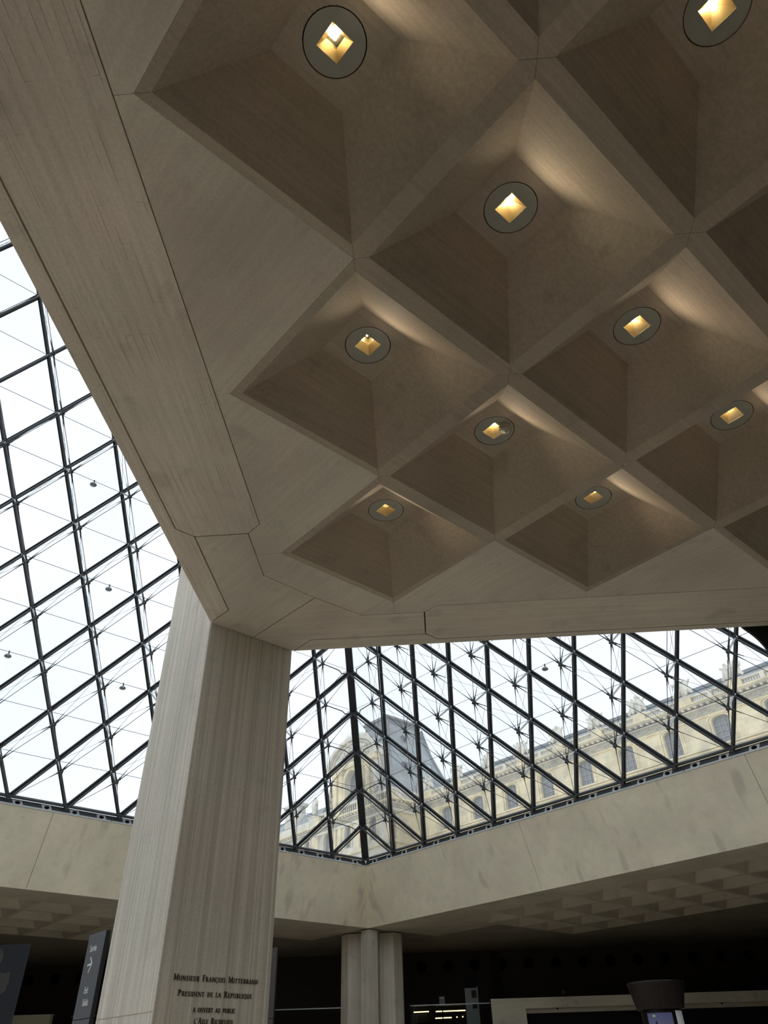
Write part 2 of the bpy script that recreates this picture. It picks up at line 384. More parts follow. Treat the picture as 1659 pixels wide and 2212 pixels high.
def ledmesh(dx, dy):
    b = MB()
    for ix in range(3):
        for iy in range(4):
            x, y = dx + (ix - 1) * .026, dy + (iy - 1.5) * .026
            b.lathe([(.0001, .225), (.008, .224), (.0115, .232), (.0115, .25)], (x, y, 0), 8)
    return b.mesh('lamp', M_led)
LEDS = {}
M_led1 = plain('lamp_led_single', (1, .9, .6), .4, 0, (1, .76, .36), 120.)
LED1 = MB().lathe([(.0001, .118), (.013, .118), (.015, .124), (.0001, .126)], (0, 0, 0), 12).mesh('lamp', M_led1)
for k, (i, j) in enumerate(LIGHTS):
    c = tile_at(i, j); c.z = zt
    t = thing('ceiling_light', LBL[(i, j)], 'ceiling light', c, 'round recessed lights in the coffers')
    inst('cover_plate', RING, t, c, PI/4); op = (i, j) in OPEN; inst('reflector', FUN if op else FUN2, t, c, PI/4)
    if op: inst('housing', HOUS, t, c, PI/4)
    dxy = ((.0, .0), (.03, .02), (-.02, .02))[k % 3]
    if op:
        if dxy not in LEDS: LEDS[dxy] = ledmesh(*dxy)
        inst('lamp', LEDS[dxy], t, c, PI/4)
    else: inst('lamp', LED1, t, c, PI/4)
    ld = bpy.data.lights.new('spill_spot', 'SPOT'); ld.energy = 3.7; ld.color = (1, .83, .60); ld.spot_size = 2.5; ld.spot_blend = .6; ld.shadow_soft_size = .1  # the lamp's spill, from a spot added below the plate, tilted at coffer faces
    lo = bpy.data.objects.new('spill_spot', ld); COL.objects.link(lo); lo.parent = t; lo.location = (0, 0, -.2); lo.rotation_euler = V((-.55, .62, .62)).to_track_quat('Z', 'Y').to_euler()

# small dome camera on one of them
c = tile_at(1, -1); c.z = zt
cc = c + V((.112, -.075, 0))
t = thing('security_camera', 'small round beige camera fixed on the ceiling light cover, its opening half hidden', 'camera', cc)
MB().lathe([(.066, .0), (.066, -.03), (.060, -.04)], cc, 20).build('mount', M_plate, t, smooth=True)
MB().lathe([(.06, -.04), (.062, -.07), (.055, -.09), (.04, -.10)], cc, 20).build('housing', M_plate, t, smooth=True)
MB().lathe([(.040, -.10), (.034, -.088), (.030, -.098), (.0001, -.105)], cc, 16).build('lens', M_plate, t, smooth=True)

# ------------------------------------------------------------------ the big square column with its inscription
A1 = V((-3.14, 9.185, 0)); du = V((r2, r2, 0)); dn = V((-r2, r2, 0)); CW = 1.485
colm = thing('square_column', 'big square concrete column beneath the platform corner, dark inscription on one face', 'column', A1 + (du + dn) * CW/2)
bv = .008
pts = []
for p, d1, d2 in ((A1, dn, du), (A1 + du*CW, -du, dn), (A1 + du*CW + dn*CW, -dn, -du), (A1 + dn*CW, du, -dn)):
    pts += [p + d1*bv, p + d2*bv]
MB().prism([p + V((0, 0, .0)) for p in pts], (0, 0, 9.0)).build('shaft', M_col, colm)
MB().bar(A1 + dn*.02 + V((0, 0, 2.19)), A1 + dn*(CW-.02) + V((0, 0, 2.19)), .007, .004, -du).build('joint', M_rib, colm)
# a hand-drawn roman capital: strokes (x0,y0,x1,y1,width) in a box one unit high
TH, TN, SF = .17, .075, .05
def arc(cx, cy, rx, ry, a0, a1, wa, wb, n=7):
    o = []
    for k in range(n):
        t0 = math.radians(a0 + (a1-a0)*k/n); t1 = math.radians(a0 + (a1-a0)*(k+1)/n); tm = (t0+t1)/2
        wdt = wb + (wa-wb)*abs(math.cos(tm)); o.append((cx+rx*math.cos(t0), cy+ry*math.sin(t0), cx+rx*math.cos(t1), cy+ry*math.sin(t1), wdt))
    return o
def stem(x, y0=0, y1=1): return [(x, y0, x, y1, TH), (x-.16, y0+SF/2, x+.16, y0+SF/2, SF), (x-.16, y1-SF/2, x+.16, y1-SF/2, SF)]
GL = {
 'M': (1.0, [(.14, 0, .16, 1, TN), (.16, 1, .5, .12, TH), (.5, .12, .84, 1, TN), (.86, 0, .84, 1, TH), (.02, .02, .28, .02, SF), (.72, .02, 1.0, .02, SF), (.02, .98, .2, .98, SF), (.8, .98, .98, .98, SF)]),
 'N': (.86, [(.14, 0, .14, 1, TN), (.14, 1, .74, 0, TH), (.74, 0, .74, 1, TN), (.02, .02, .26, .02, SF), (.62, .98, .86, .98, SF), (.0, .98, .16, .98, SF)]),
 'O': (.88, arc(.44, .5, .36, .47, 0, 360, TH, TN, 16)), 'Q': (.88, arc(.44, .5, .36, .47, 0, 360, TH, TN, 16) + [(.46, .06, .86, -.2, .1)]),
 'S': (.62, arc(.31, .74, .22, .23, 20, 270, TN, TH, 8) + arc(.31, .27, .24, .25, 90, -160, TN, TH, 8)),
 'I': (.40, stem(.2)), 'E': (.68, stem(.2) + [(.2, .96, .58, .96, TN), (.2, .5, .5, .5, TN), (.2, .04, .62, .04, TN), (.58, .8, .58, .97, SF), (.62, .03, .62, .22, SF), (.5, .42, .5, .58, SF)]),
 'U': (.84, [(.18, .3, .18, 1, TH), (.66, .3, .66, 1, TN), (.04, .98, .32, .98, SF), (.54, .98, .78, .98, SF)] + arc(.42, .3, .24, .27, 180, 360, TH, TN, 8)),
 'R': (.76, stem(.2) + arc(.34, .74, .24, .23, -90, 90, TH, TN, 7) + [(.2, .97, .34, .97, TN), (.2, .5, .36, .5, TN), (.36, .5, .70, .02, TH), (.6, .02, .8, .02, SF)]),
 'F': (.62, stem(.2) + [(.2, .96, .56, .96, TN), (.2, .5, .48, .5, TN), (.56, .8, .56, .97, SF), (.48, .42, .48, .58, SF)]),
 'A': (.84, [(.1, 0, .42, 1, TN), (.42, 1, .74, 0, TH), (.22, .34, .62, .34, TN), (.0, .02, .2, .02, SF), (.6, .02, .86, .02, SF)]),
 'C': (.78, arc(.44, .5, .35, .47, 45, 315, TH, TN, 12) + [(.7, .7, .7, .95, SF)]),
 'T': (.74, stem(.37) + [(.06, .96, .68, .96, TN), (.06, .78, .06, .97, SF), (.68, .78, .68, .97, SF)]),
 'D': (.84, stem(.2) + arc(.36, .5, .36, .46, -90, 90, TH, TN, 10) + [(.2, .96, .36, .96, TN), (.2, .04, .36, .04, TN)]),
 'P': (.68, stem(.2) + arc(.34, .73, .24, .24, -90, 90, TH, TN, 7) + [(.2, .97, .34, .97, TN), (.2, .49, .34, .49, TN)]),
 'L': (.64, stem(.2) + [(.2, .04, .58, .04, TN), (.58, .03, .58, .24, SF)]),
 'B': (.72, stem(.2) + arc(.34, .75, .2, .21, -90, 90, TH, TN, 6) + arc(.34, .28, .26, .25, -90, 90, TH, TN, 6) + [(.2, .96, .34, .96, TN), (.2, .53, .34, .53, TN), (.2, .04, .34, .04, TN)]),
 'V': (.82, [(.1, 1, .42, 0, TH), (.42, 0, .72, 1, TN), (-.02, .98, .24, .98, SF), (.6, .98, .84, .98, SF)]),
 'H': (.88, stem(.2) + stem(.68) + [(.2, .5, .68, .5, TN)]), "'": (.26, [(.13, 1, .10, .72, .1)]), ' ': (.42, [])}
GL['Ç'] = (GL['C'][0], GL['C'][1] + [(.44, .02, .42, -.12, .07), (.42, -.12, .50, -.2, .07), (.50, -.2, .36, -.28, .07)])
GL['É'] = (GL['E'][0], GL['E'][1] + [(.32, 1.12, .5, 1.32, .08)])
def inscription(words_, s0, s1, z, cap, small=.74):
    """lower-case letters of words_ stand for small capitals"""
    wd = 0; items = []
    for ch in words_:
        g = GL[ch.upper()]; k = cap if (ch.isupper() or ch in "' ") else cap*small
        items.append((g, k, wd)); wd += (g[0] + .09) * k
    fit = (s1 - s0) / wd; mb = MB(); nrm = -dn; o = A1 + V((0, 0, z)) + nrm * .003
    for g, k, x in items:
        for x0, y0, x1, y1, wdt in g[1]:
            p0 = o + du*(s0 + (x + x0*k)*fit) + V((0, 0, y0*k)); p1 = o + du*(s0 + (x + x1*k)*fit) + V((0, 0, y1*k))
            mb.bar(p0, p1, wdt*k*.92, .006, nrm)
    return mb.build('inscription_line', M_bronze, colm)
inscription('Monsieur François Mitterrand', .184, 1.307, 2.483, .062)
inscription('President de la Republique', .26, 1.237, 2.338, .060)
inscription('a ouvert au public', .475, 1.027, 2.193, .058)
inscription("l'Aile Richelieu", .504, 1.012, 2.086, .058)

# ------------------------------------------------------------------ exit sign and its neighbour
def totem(name, label, pr, width, top, seam, depth=.06):
    t = thing(name, label, 'sign', V((pr.x, pr.y, 0)))
    nf = V((-r2, -r2, 0)); back = -nf*depth
    for z0, z1 in ((0, seam-.004), (seam+.004, top)):
        p = [pr + V((0, 0, z0)), pr + dn*width + V((0, 0, z0)), pr + dn*width + V((0, 0, z1)), pr + V((0, 0, z1))]
        MB().prism([q + nf*.006 for q in p], -nf*.006).build('face_panel', M_sign, t)
        MB().prism(p, back).build('core', M_signside, t)
    return t, nf
PR = V((-4.547, 10.9, 0))
sg, nf = totem('exit_sign', 'charcoal exit sign pillar with white lettering left of the big column', PR, .544, 3.238, 2.252)
def sign_text(body, s_left, z_base, size, wx=1.):
    cu = bpy.data.curves.new('lettering', 'FONT'); cu.body = body; cu.size = size; cu.extrude = .0015
    tmp = bpy.data.objects.new('lettering', cu); COL.objects.link(tmp)
    bpy.context.view_layer.update()
    me = bpy.data.meshes.new_from_object(tmp.evaluated_get(bpy.context.evaluated_depsgraph_get())); bpy.data.objects.remove(tmp)
    xd = -dn; o = PR + dn*s_left + nf*.008 + V((0, 0, z_base))
    for v in me.vertices: x, y, z = v.co; v.co = o + xd*x*wx + V((0, 0, 1))*y + nf*z - WORLD[sg.name]
    me.materials.clear(); me.materials.append(M_letter)
    ob = bpy.data.objects.new('lettering', me); COL.objects.link(ob); ob.parent = sg; WORLD[ob.name] = WORLD[sg.name]
sign_text('Sortie', .425, 3.018, .115, .78); sign_text('Exit', .345, 2.533, .112, .72); sign_text('Salida', .325, 2.394, .112, .72)
def sgp(s, z): return PR + dn*s + nf*.0095 + V((0, 0, z))
ar = MB(); tip = sgp(.262, 2.869)
ar.bar(sgp(.405, 2.858), tip, .022, .003, nf); ar.bar(sgp(.345, 2.951), tip, .02, .003, nf); ar.bar(sgp(.335, 2.772), tip, .02, .003, nf)
ar.build('arrow', M_letter, sg)
totem('exit_sign', 'plain charcoal sign pillar mostly hidden behind right side of the big column', V((-2.2, 11.1, 0)), .5, 2.99, 2.2, .02)

# ------------------------------------------------------------------ ring of sloping concrete under the pyramid
ZT, ZB, OB = 8.87, 6.64, .85
def ring(name, F, label, cuts):
    t = thing(name, label, 'wall', F(15, .5, 7.5), kind='structure'); g = .008
    for a0, a1 in zip(cuts[:-1], cuts[1:]):
        b0, b1 = (a0 - OB if a0 == 0 else a0), a1
        e0 = 0 if a0 == 0 else g
        MB().prism([F(a0+e0, 0, ZT), F(a1-g, 0, ZT), F(b1-g, OB, ZB), F(b0+e0, OB, ZB)], (F(0, .3, 0) - F(0, 0, 0)) + V((0, 0, .05))).build('wall_segment', M_band, t)
    MB().prism([F(-.2, .12, ZT-.02), F(35, .12, ZT-.02), F(35, OB+.12, ZB+.04), F(-OB-.2, OB+.12, ZB+.04)], (F(0, .3, 0) - F(0, 0, 0))).build('backing', M_void, t)
ring('wall_right', FR, 'sloping pale concrete ring wall under the right side of the glass pyramid', [0, 8.86, 17.7, 26.6, 34.9])
ring('wall_left', FL, 'sloping pale concrete ring wall under the left side of the glass pyramid', [0, 6.2, 13.9, 22.7, 34.9])
# the two sides behind the viewer: plain concrete down to the floor
for F in ('SE', 'SW'):
    p, q = (EA, SO) if F == 'SE' else (WE, SO)
    MB().bar(V((p.x, p.y, 7.9)), V((q.x, q.y, 7.9)), .4, 2.2, (0, 0, 1)).build('wall_back', M_band, label='concrete ring wall behind the viewer, %s side' % ('right' if F == 'SE' else 'left'), cat='wall', kind='structure')

# base trim with its square light plates
def trim(name, F, label, side):
    t = thing(name, label, 'trim', F(10, 0, 9), kind='structure')
    odir = F(0, 1, 0) - F(0, 0, 0); adir = F(1, 0, 0) - F(0, 0, 0)
    L = 34.8
    MB().prism([F(-.05, .05, 8.89), F(L, .05, 8.89), F(L, .04, 9.09), F(-.02, .04, 9.09)], odir*.25).build('backing_plate', M_base, t)
    MB().prism([F(.02, -.03, 8.875), F(L, -.03, 8.875), F(L, .10, 8.875), F(-.1, .10, 8.875)], (0, 0, .022)).build('white_lip', M_white, t)
    for k in range(9):
        a0, a1 = .25 + 3.87*k, .25 + 3.87*(k+1) - .05
        MB().prism([F(a0, .028, 8.905), F(a1, .028, 8.905), F(a1, .02, 8.94), F(a0, .02, 8.94)], odir*.05).build('white_rail', M_white, t)
    pm = None
    for k in range(34):
        a = .58 + .97*k
        if not in_view(F(a, 0, 9), 30): continue
        c = F(a, .033, 9.0)
        sq = [F(a-.20, .045, 8.92), F(a+.12, .045, 8.92), F(a+.20, .036, 9.06), F(a-.12, .036, 9.06)]
        pl = MB().prism(sq, odir*-.012).build('light_plate', M_white, t)
        mb = MB(); cc = F(a, .026, 8.99)
        upv = (F(0, -.014, .11)-F(0, 0, 0)).normalized()
        ringv = [cc + adir*math.cos(2*PI*q/12)*.09 + upv*math.sin(2*PI*q/12)*.05 for q in range(12)]
        mb.prism(ringv, odir*-.006); mb.ball(cc - odir*.03 + adir*.012, .032, 8, 6)
        mb.build('spot_lamp', M_hole, pl)
trim('trim_1', FR, 'grey base trim with white square light plates below the right glass face', 'R')
trim('trim_2', FL, 'grey base trim with white square light plates below the left glass face', 'L')

# ------------------------------------------------------------------ gallery ceiling
gal = thing('ceiling', 'shadowed coffered ceiling of the side galleries below the ring wall', 'ceiling', (0, 36, ZB), kind='structure')
GP = 1.945; GM = coffer_mesh('coffer_small', GP, False, M_gal)
def gpan(F, a0, a1, o0, o1, mat=None):
    g = .005
    MB().prism([F(a0+g, o0+g, ZB), F(a1-g, o0+g, ZB), F(a1-g, o1-g, ZB), F(a0+g, o1-g, ZB)], (0, 0, .1)).build('soffit_panel', mat or M_gal, gal)
AG, OG = 3.015, 2.55
for F in (FR, FL):
    cuts = [-OB, 4.96, 12.74, 20.5, 32]
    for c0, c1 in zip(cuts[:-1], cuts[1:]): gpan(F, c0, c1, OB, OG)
    gpan(F, -OB, AG, OG, OG + 1.3*GP); gpan(F, -OB, AG, OG + 1.3*GP, OG + 4*GP, M_gal_shade); gpan(F, -OB, 32, OG + 4*GP, 26, M_gal_shade); gpan(F, AG + 11*GP, 32, OG, OG + 4*GP)
    for k in range(11):
        for mm in range(4):
            inst('coffer', GM, gal, F(AG + GP*(k+.5), OG + GP*(mm+.5), ZB), PI/4)
gpan(FR, -26, -OB, OB, 26, M_gal_shade)
MB().prism([FR(-30, OB + .15, ZB + .7), FR(33, OB + .15, ZB + .7), FR(33, 27, ZB + .7), FR(-30, 27, ZB + .7)], (0, 0, .1)).build('deck', M_void, gal)
MB().prism([FL(-1, OB + .15, ZB + .72), FL(33, OB + .15, ZB + .72), FL(33, 27, ZB + .72), FL(-1, 27, ZB + .72)], (0, 0, .1)).build('deck', M_void, gal)

# ------------------------------------------------------------------ cluster column below the ring corner
cx = N3.x; y0 = N3.y + OB*s2 + .05
fc = thing('cluster_column', 'far clustered concrete column standing below the corner of the ring wall', 'column', (cx, y0 + .8, 0))
def prism_col(name, pts):
    ps = [V((x, y, 0)) for x, y in pts]
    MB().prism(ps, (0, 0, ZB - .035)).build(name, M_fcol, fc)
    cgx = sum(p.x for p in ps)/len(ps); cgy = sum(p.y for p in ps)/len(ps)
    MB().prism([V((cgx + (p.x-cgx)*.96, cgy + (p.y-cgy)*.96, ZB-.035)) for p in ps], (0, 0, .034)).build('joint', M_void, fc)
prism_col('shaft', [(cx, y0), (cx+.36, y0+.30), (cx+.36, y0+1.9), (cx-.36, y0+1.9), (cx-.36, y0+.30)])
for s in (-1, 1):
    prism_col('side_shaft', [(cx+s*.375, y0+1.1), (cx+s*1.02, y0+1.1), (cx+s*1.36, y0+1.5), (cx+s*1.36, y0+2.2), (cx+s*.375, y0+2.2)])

# ------------------------------------------------------------------ dark wall with round holes, mezzanine
YW = 44.0
bw = thing('wall_back', 'nearly black wall with a row of round holes behind the mezzanine', 'wall', (0, YW, 3), kind='structure')
MB().box((0, YW + .45, 4.55), 96, .5, 9).build('wall_face', M_dark, bw)
MB().box((2.85, YW + .14, 4.9), .5, .12, 3.4).build('pilaster', plain('dark_pilaster', (.028, .024, .02), .8), bw)
hm = MB().lathe([(.0001, 0), (.20, 0), (.20, .05), (.27, .05), (.27, .0)], (0, 0, 0), 18)
hmesh = hm.mesh('round_hole', M_hole)
for k in range(-18, 15):
    x = 3.18 + 1.41*k
    if -1.6 > x > -8.8: continue
    if in_view((x, YW, 6.0), 20):
        ob = inst('round_hole', hmesh, bw, (x, YW + .2, 6.0)); ob.rotation_euler = (PI/2, 0, 0)
YP = 40.0
MB().box((0, YP + 2.4, 2.9), 90, 4.2, .3).build('floor', M_dark, label='mezzanine floor behind the balustrade, mostly below the frame', cat='floor', kind='structure')
MB().box((0, YP + .3, 1.35), 90, .2, 2.7).build('wall_back', M_dark, label='dark wall under the mezzanine, below the frame', cat='wall', kind='structure')
pp = thing('parapet_wall', 'long beige parapet of the mezzanine with a dark slot, lower right', 'wall', (9, YP, 3))
x0, x1, zt_ = 2.2, 17.5, 4.22
MB().box(((x0+3.75)/2, YP, 3.45), 3.75-x0, .3, (4.22-3.45)*2).build('end_block', M_para, pp)
MB().box(((3.75+x1)/2, YP, 4.02), x1-3.75, .3, .4).build('top_band', M_para, pp)
MB().box(((3.75+x1)/2, YP+.1, 3.73), x1-3.75, .1, .18).build('slot_soffit', M_gal, pp)
MB().box(((3.75+x1)/2, YP+.12, 3.3), x1-3.75, .1, .7).build('slot_back', M_hole, pp)
for x in (5.2, 9.0, 12.6): MB().ball((x, YP-.0, 3.80), .045, 8, 6).build('spot_lamp', M_hole, pp)
p2 = thing('parapet_wall', 'short dim beige parapet of the mezzanine at the lower left edge', 'wall', (-19.55, YP, 3))
MB().box((-19.55, YP, 3.55), 2.0, .3, 1.2).build('block', M_para, p2)
MB().box((-19.55, YP, 4.16), 2.06, .34, .04).build('coping', M_para, p2)
def balustrade(xa, xb, label):
    t = thing('glass_balustrade', label, 'balustrade', ((xa+xb)/2, YP, 3), 'glass balustrades along the mezzanine')
    n = max(1, round((xb-xa)/1.6)); wd = (xb-xa)/n
    for k in range(n): MB().box((xa + wd*(k+.5), YP, 3.52), wd-.02, .02, 1.04).build('pane', M_bal, t)
    MB().box(((xa+xb)/2, YP, 4.075), xb-xa, .05, .035).build('handrail', M_stain, t)
balustrade(-1.55, 2.15, 'glass balustrade with thin rail between the cluster column and the beige parapet')
balustrade(-8.2, -4.7, 'glass balustrade with thin rail left of the cluster column')
balustrade(-17.6, -14.6, 'glass balustrade with thin rail left of the exit sign')

# shop behind the balustrade: light strips, poster, notices
for xa, xb, z, y, lb in ((-1.45, -.72, 3.93, 42.0, 'warm glowing light strip nearest the cluster column'), (-.38, 1.05, 3.93, 42.0, 'longest warm glowing light strip behind the glass balustrade'), (-.42, .36, 3.66, 41.9, 'lower bright light strip under the longest one')):
    t = thing('light_strip', lb, 'light', ((xa+xb)/2, y, z), 'light strips behind the balustrade')
    MB().tube((xa, y, z), (xb, y, z+.01), .022, None, 8).build('tube', M_warm, t)
    MB().box(((xa+xb)/2, y+.04, z+.03), xb-xa+.06, .05, .03).build('holder', M_hole, t)
    for x in (xa + .05, xb - .05): MB().box((x, y+.05, (z+3.05)/2), .03, .03, z-3.05).build('post', M_hole, t)
for x, z in ((.62, 3.68), (.9, 3.69)):
    t = thing('spot_lamp', 'tiny glowing spot lamp %s' % ('just right of the lower light strip' if x < .8 else 'farthest right of the lower light strip'), 'lamp', (x, 41.9, z), 'tiny spot lamps')
    MB().ball((x, 41.9, z), .03, 8, 6).build('bulb', M_warm, t); MB().box((x, 41.93, (z+3.05)/2), .02, .02, z-3.05).build('post', M_hole, t)
t = thing('poster_stand', 'pale upright poster with small grey pictures behind the glass rail', 'poster', (1.3, 41.2, 3))
MB().box((1.38, 41.2, 3.95), .62, .06, 1.75).build('board', M_poster, t)
MB().box((1.34, 41.19, 5.02), .62, .06, .5).build('header', M_hole, t)
MB().box((1.5, 41.16, 4.52), .24, .02, .3).build('picture', M_grey, t); MB().box((1.5, 41.16, 4.05), .22, .02, .2).build('picture', M_grey, t)
t = thing('notice_stand', 'small pale notice standing behind the glass rail left of the poster', 'notice', (-.2, 41.4, 3))
MB().box((-.05, 41.4, 4.3), .26, .04, .36).build('board', M_poster, t); MB().box((-.05, 41.4, 3.6), .05, .04, 1.1).build('post', M_hole, t)
MB().box((-.05, 41.37, 4.42), .2, .02, .05).build('heading', M_letter, t)
t = thing('shop_counter', 'dim grey counter cabinet behind the glass rail beside the cluster column', 'counter', (-1.0, 42.2, 3))
MB().box((-1.05, 42.4, 3.6), .95, .5, 1.1).build('cabinet', M_navy, t); MB().box((-1.05, 42.2, 4.08), .9, .3, .04).build('top', M_grey, t); MB().box((-1.05, 42.12, 3.55), .8, .03, .04).build('shelf_edge', M_grey, t)

# ------------------------------------------------------------------ round kiosk, lower right
kx, ky = 5.55, 22.6
kk = thing('information_kiosk', 'round dark brown kiosk with a night-blue poster, in front of the beige parapet', 'kiosk', (kx, ky, 0))
MB().lathe([(.0001, 3.33), (.715, 3.33), (.72, 3.30), (.60, 2.80), (.58, 2.74), (.0001, 2.74)], (kx, ky, 0), 40).build('cap', M_brown, kk, smooth=False)
MB().lathe([(.50, .0), (.50, 2.74)], (kx, ky, 0), 40).build('drum', M_brown, kk, smooth=True)
def arcpanel(name, mat, a0, a1, z0, z1, r, par):
    mb = MB(); n = 10; pts = []
    for k in range(n+1):
        t_ = math.radians(a0 + (a1-a0)*k/n); pts += [V((kx + r*math.cos(t_), ky + r*math.sin(t_), z)) for z in (z0, z1)]
    mb.add(pts, [(2*k, 2*k+2, 2*k+3, 2*k+1) for k in range(n)]); return mb.build(name, mat, par)
mt, n, b = new_mat('poster_night')
g = n.nodes.new('ShaderNodeNewGeometry'); sp = n.nodes.new('ShaderNodeSeparateXYZ'); mr = n.nodes.new('ShaderNodeMapRange'); rp = n.nodes.new('ShaderNodeValToRGB')
mr.inputs[1].default_value = 2.0; mr.inputs[2].default_value = 2.7
n.links.new(g.outputs['Position'], sp.inputs[0]); n.links.new(sp.outputs[2], mr.inputs[0]); n.links.new(mr.outputs[0], rp.inputs[0])
rp.color_ramp.elements[0].color = (.20, .15, .26, 1); rp.color_ramp.elements[1].color = (.07, .09, .19, 1)
n.links.new(rp.outputs[0], b.inputs['Base Color']); n.links.new(rp.outputs[0], b.inputs['Emission Color']); b.inputs['Emission Strength'].default_value = .05
M_night = mt
po = arcpanel('poster', M_night, 213, 285, 1.2, 2.66, .512, kk)
def kp(deg, z, r=.518): t_ = math.radians(deg); return V((kx + r*math.cos(t_), ky + r*math.sin(t_), z))
lab = MB().bar(kp(230, 2.60), kp(238, 2.60), .05, .006, (0, -1, 0)); lab.build('poster_title', plain('title_yellow', (.55, .55, .3), .6), po)
mb = MB(); ap = (238, 2.50)
for k in range(7):
    f_ = k/6; mb.bar(kp(ap[0]-16*1.0+f_*2*16, 1.95), kp(ap[0], ap[1]), .008, .006, (0, -1, 0))
for k in range(1, 5):
    f_ = k/5; mb.bar(kp(ap[0]-16*f_, ap[1]-.55*f_), kp(ap[0]+16*f_, ap[1]-.55*f_), .008, .006, (0, -1, 0))
mb.build('poster_drawing', M_hole, po)
arcpanel('white_panel', M_white, 297, 330, 1.2, 2.70, .515, kk)

# ------------------------------------------------------------------ banner at the lower left edge
YB = 14.8
bx = thing('exhibition_banner', 'dark banner with a grey statue picture at the lower left corner', 'banner', (-8.4, YB, 0))
MB().prism([(-9.3, YB, 0), (-7.6, YB, 0), (-7.6, YB, 3.645), (-9.3, YB, 3.645)], (0, .08, 0)).build('panel', M_navy, bx)
def sil(pts): return MB().prism([V((x, YB, z)) for x, z in pts], (0, -.006, 0))
sil([(-9.0, 3.22), (-8.12, 3.24), (-7.95, 3.19), (-7.82, 3.22), (-7.80, 3.05), (-7.83, 2.92), (-7.92, 2.85), (-8.2, 2.84), (-9.0, 2.86)]).build('printed_torso', M_grey, bx)
sil([(-8.9, 3.56), (-8.12, 3.58), (-8.05, 3.52), (-8.02, 3.44), (-8.05, 3.36), (-8.10, 3.29), (-8.9, 3.28)]).build('printed_head', M_grey, bx)
sil([(-9.0, 2.78), (-7.92, 2.76), (-7.90, 1.5), (-9.0, 1.5)]).build('printed_drapery', M_grey, bx)

# ------------------------------------------------------------------ visitors on the mezzanine: only heads rise over the parapet
def person(x, y, z, h, label, seed):
    rnd = random.Random(seed)
    me = bpy.data.meshes.new('body'); s = h/1.75
    vs = [(0, 0, .95), (0, 0, 1.2), (0, 0, 1.42), (0, 0, 1.52), (.12, 0, .9), (.13, .02, .5), (.13, 0, .06), (.13, -.14, .03), (-.12, 0, .9), (-.13, -.03, .5), (-.13, .04, .06), (-.13, -.10, .03),
          (.2, 0, 1.40), (.26, .02, 1.12), (.24, -.12, .92), (-.2, 0, 1.40), (-.26, .02, 1.12), (-.22, -.14, .95)]
    es = [(0, 1), (1, 2), (2, 3), (0, 4), (4, 5), (5, 6), (6, 7), (0, 8), (8, 9), (9, 10), (10, 11), (2, 12), (12, 13), (13, 14), (2, 15), (15, 16), (16, 17)]
    rad = [.15, .15, .14, .06, .10, .07, .05, .04, .10, .07, .05, .04, .07, .05, .035, .07, .05, .035]
    me.from_pydata([(a*s, b*s, c*s) for a, b, c in vs], es, []); 
    t = thing('person', label, 'person', (x, y, z), 'visitors on the mezzanine'); t.rotation_euler = (0, 0, rnd.uniform(-.6, .6))
    ob = bpy.data.objects.new('body', me); COL.objects.link(ob); ob.parent = t; me.materials.append(M_head)
    md = ob.modifiers.new('skin', 'SKIN'); ob.modifiers.new('sub', 'SUBSURF').levels = 1
    for k, sv in enumerate(me.skin_vertices[0].data): sv.radius = (rad[k]*s, rad[k]*s*.8); sv.use_root = (k == 0)
    hb = MB().ball((0, 0, 1.64*s), .105*s, 14, 10, (.82, .95, 1.12)); hb.ball((0, -.10*s, 1.62*s), .022*s, 6, 4, (.7, 1, 1.2))
    for sx in (-1, 1): hb.ball((sx*.088*s, .01*s, 1.63*s), .022*s, 6, 4, (.5, 1, 1.3))
    ho = bpy.data.objects.new('head', hb.mesh('head', M_skin, smooth=True)); COL.objects.link(ho); ho.parent = t
    hr = MB().ball((0, .022*s, 1.675*s), .108*s, 14, 10, (.86, .92, 1.05)); hh_ = bpy.data.objects.new('hair', hr.mesh('hair', M_head, smooth=True)); COL.objects.link(hh_); hh_.parent = t
for k, (x, dz, lb) in enumerate(((3.55, -.35, 'dark figure whose head just shows over the beige parapet, nearest its left end'), (4.05, -.33, 'dark figure behind the beige parapet, second head from its left end'), (5.25, -.30, 'dark figure behind the beige parapet, just left of the tallest one'),
                              (5.82, -.05, 'tallest dark figure behind the beige parapet'), (6.5, -.32, 'dark figure behind the beige parapet, just right of the tallest one'))):
    person(x, YP + 1.6, 3.05, 1.62 + dz, lb, k)

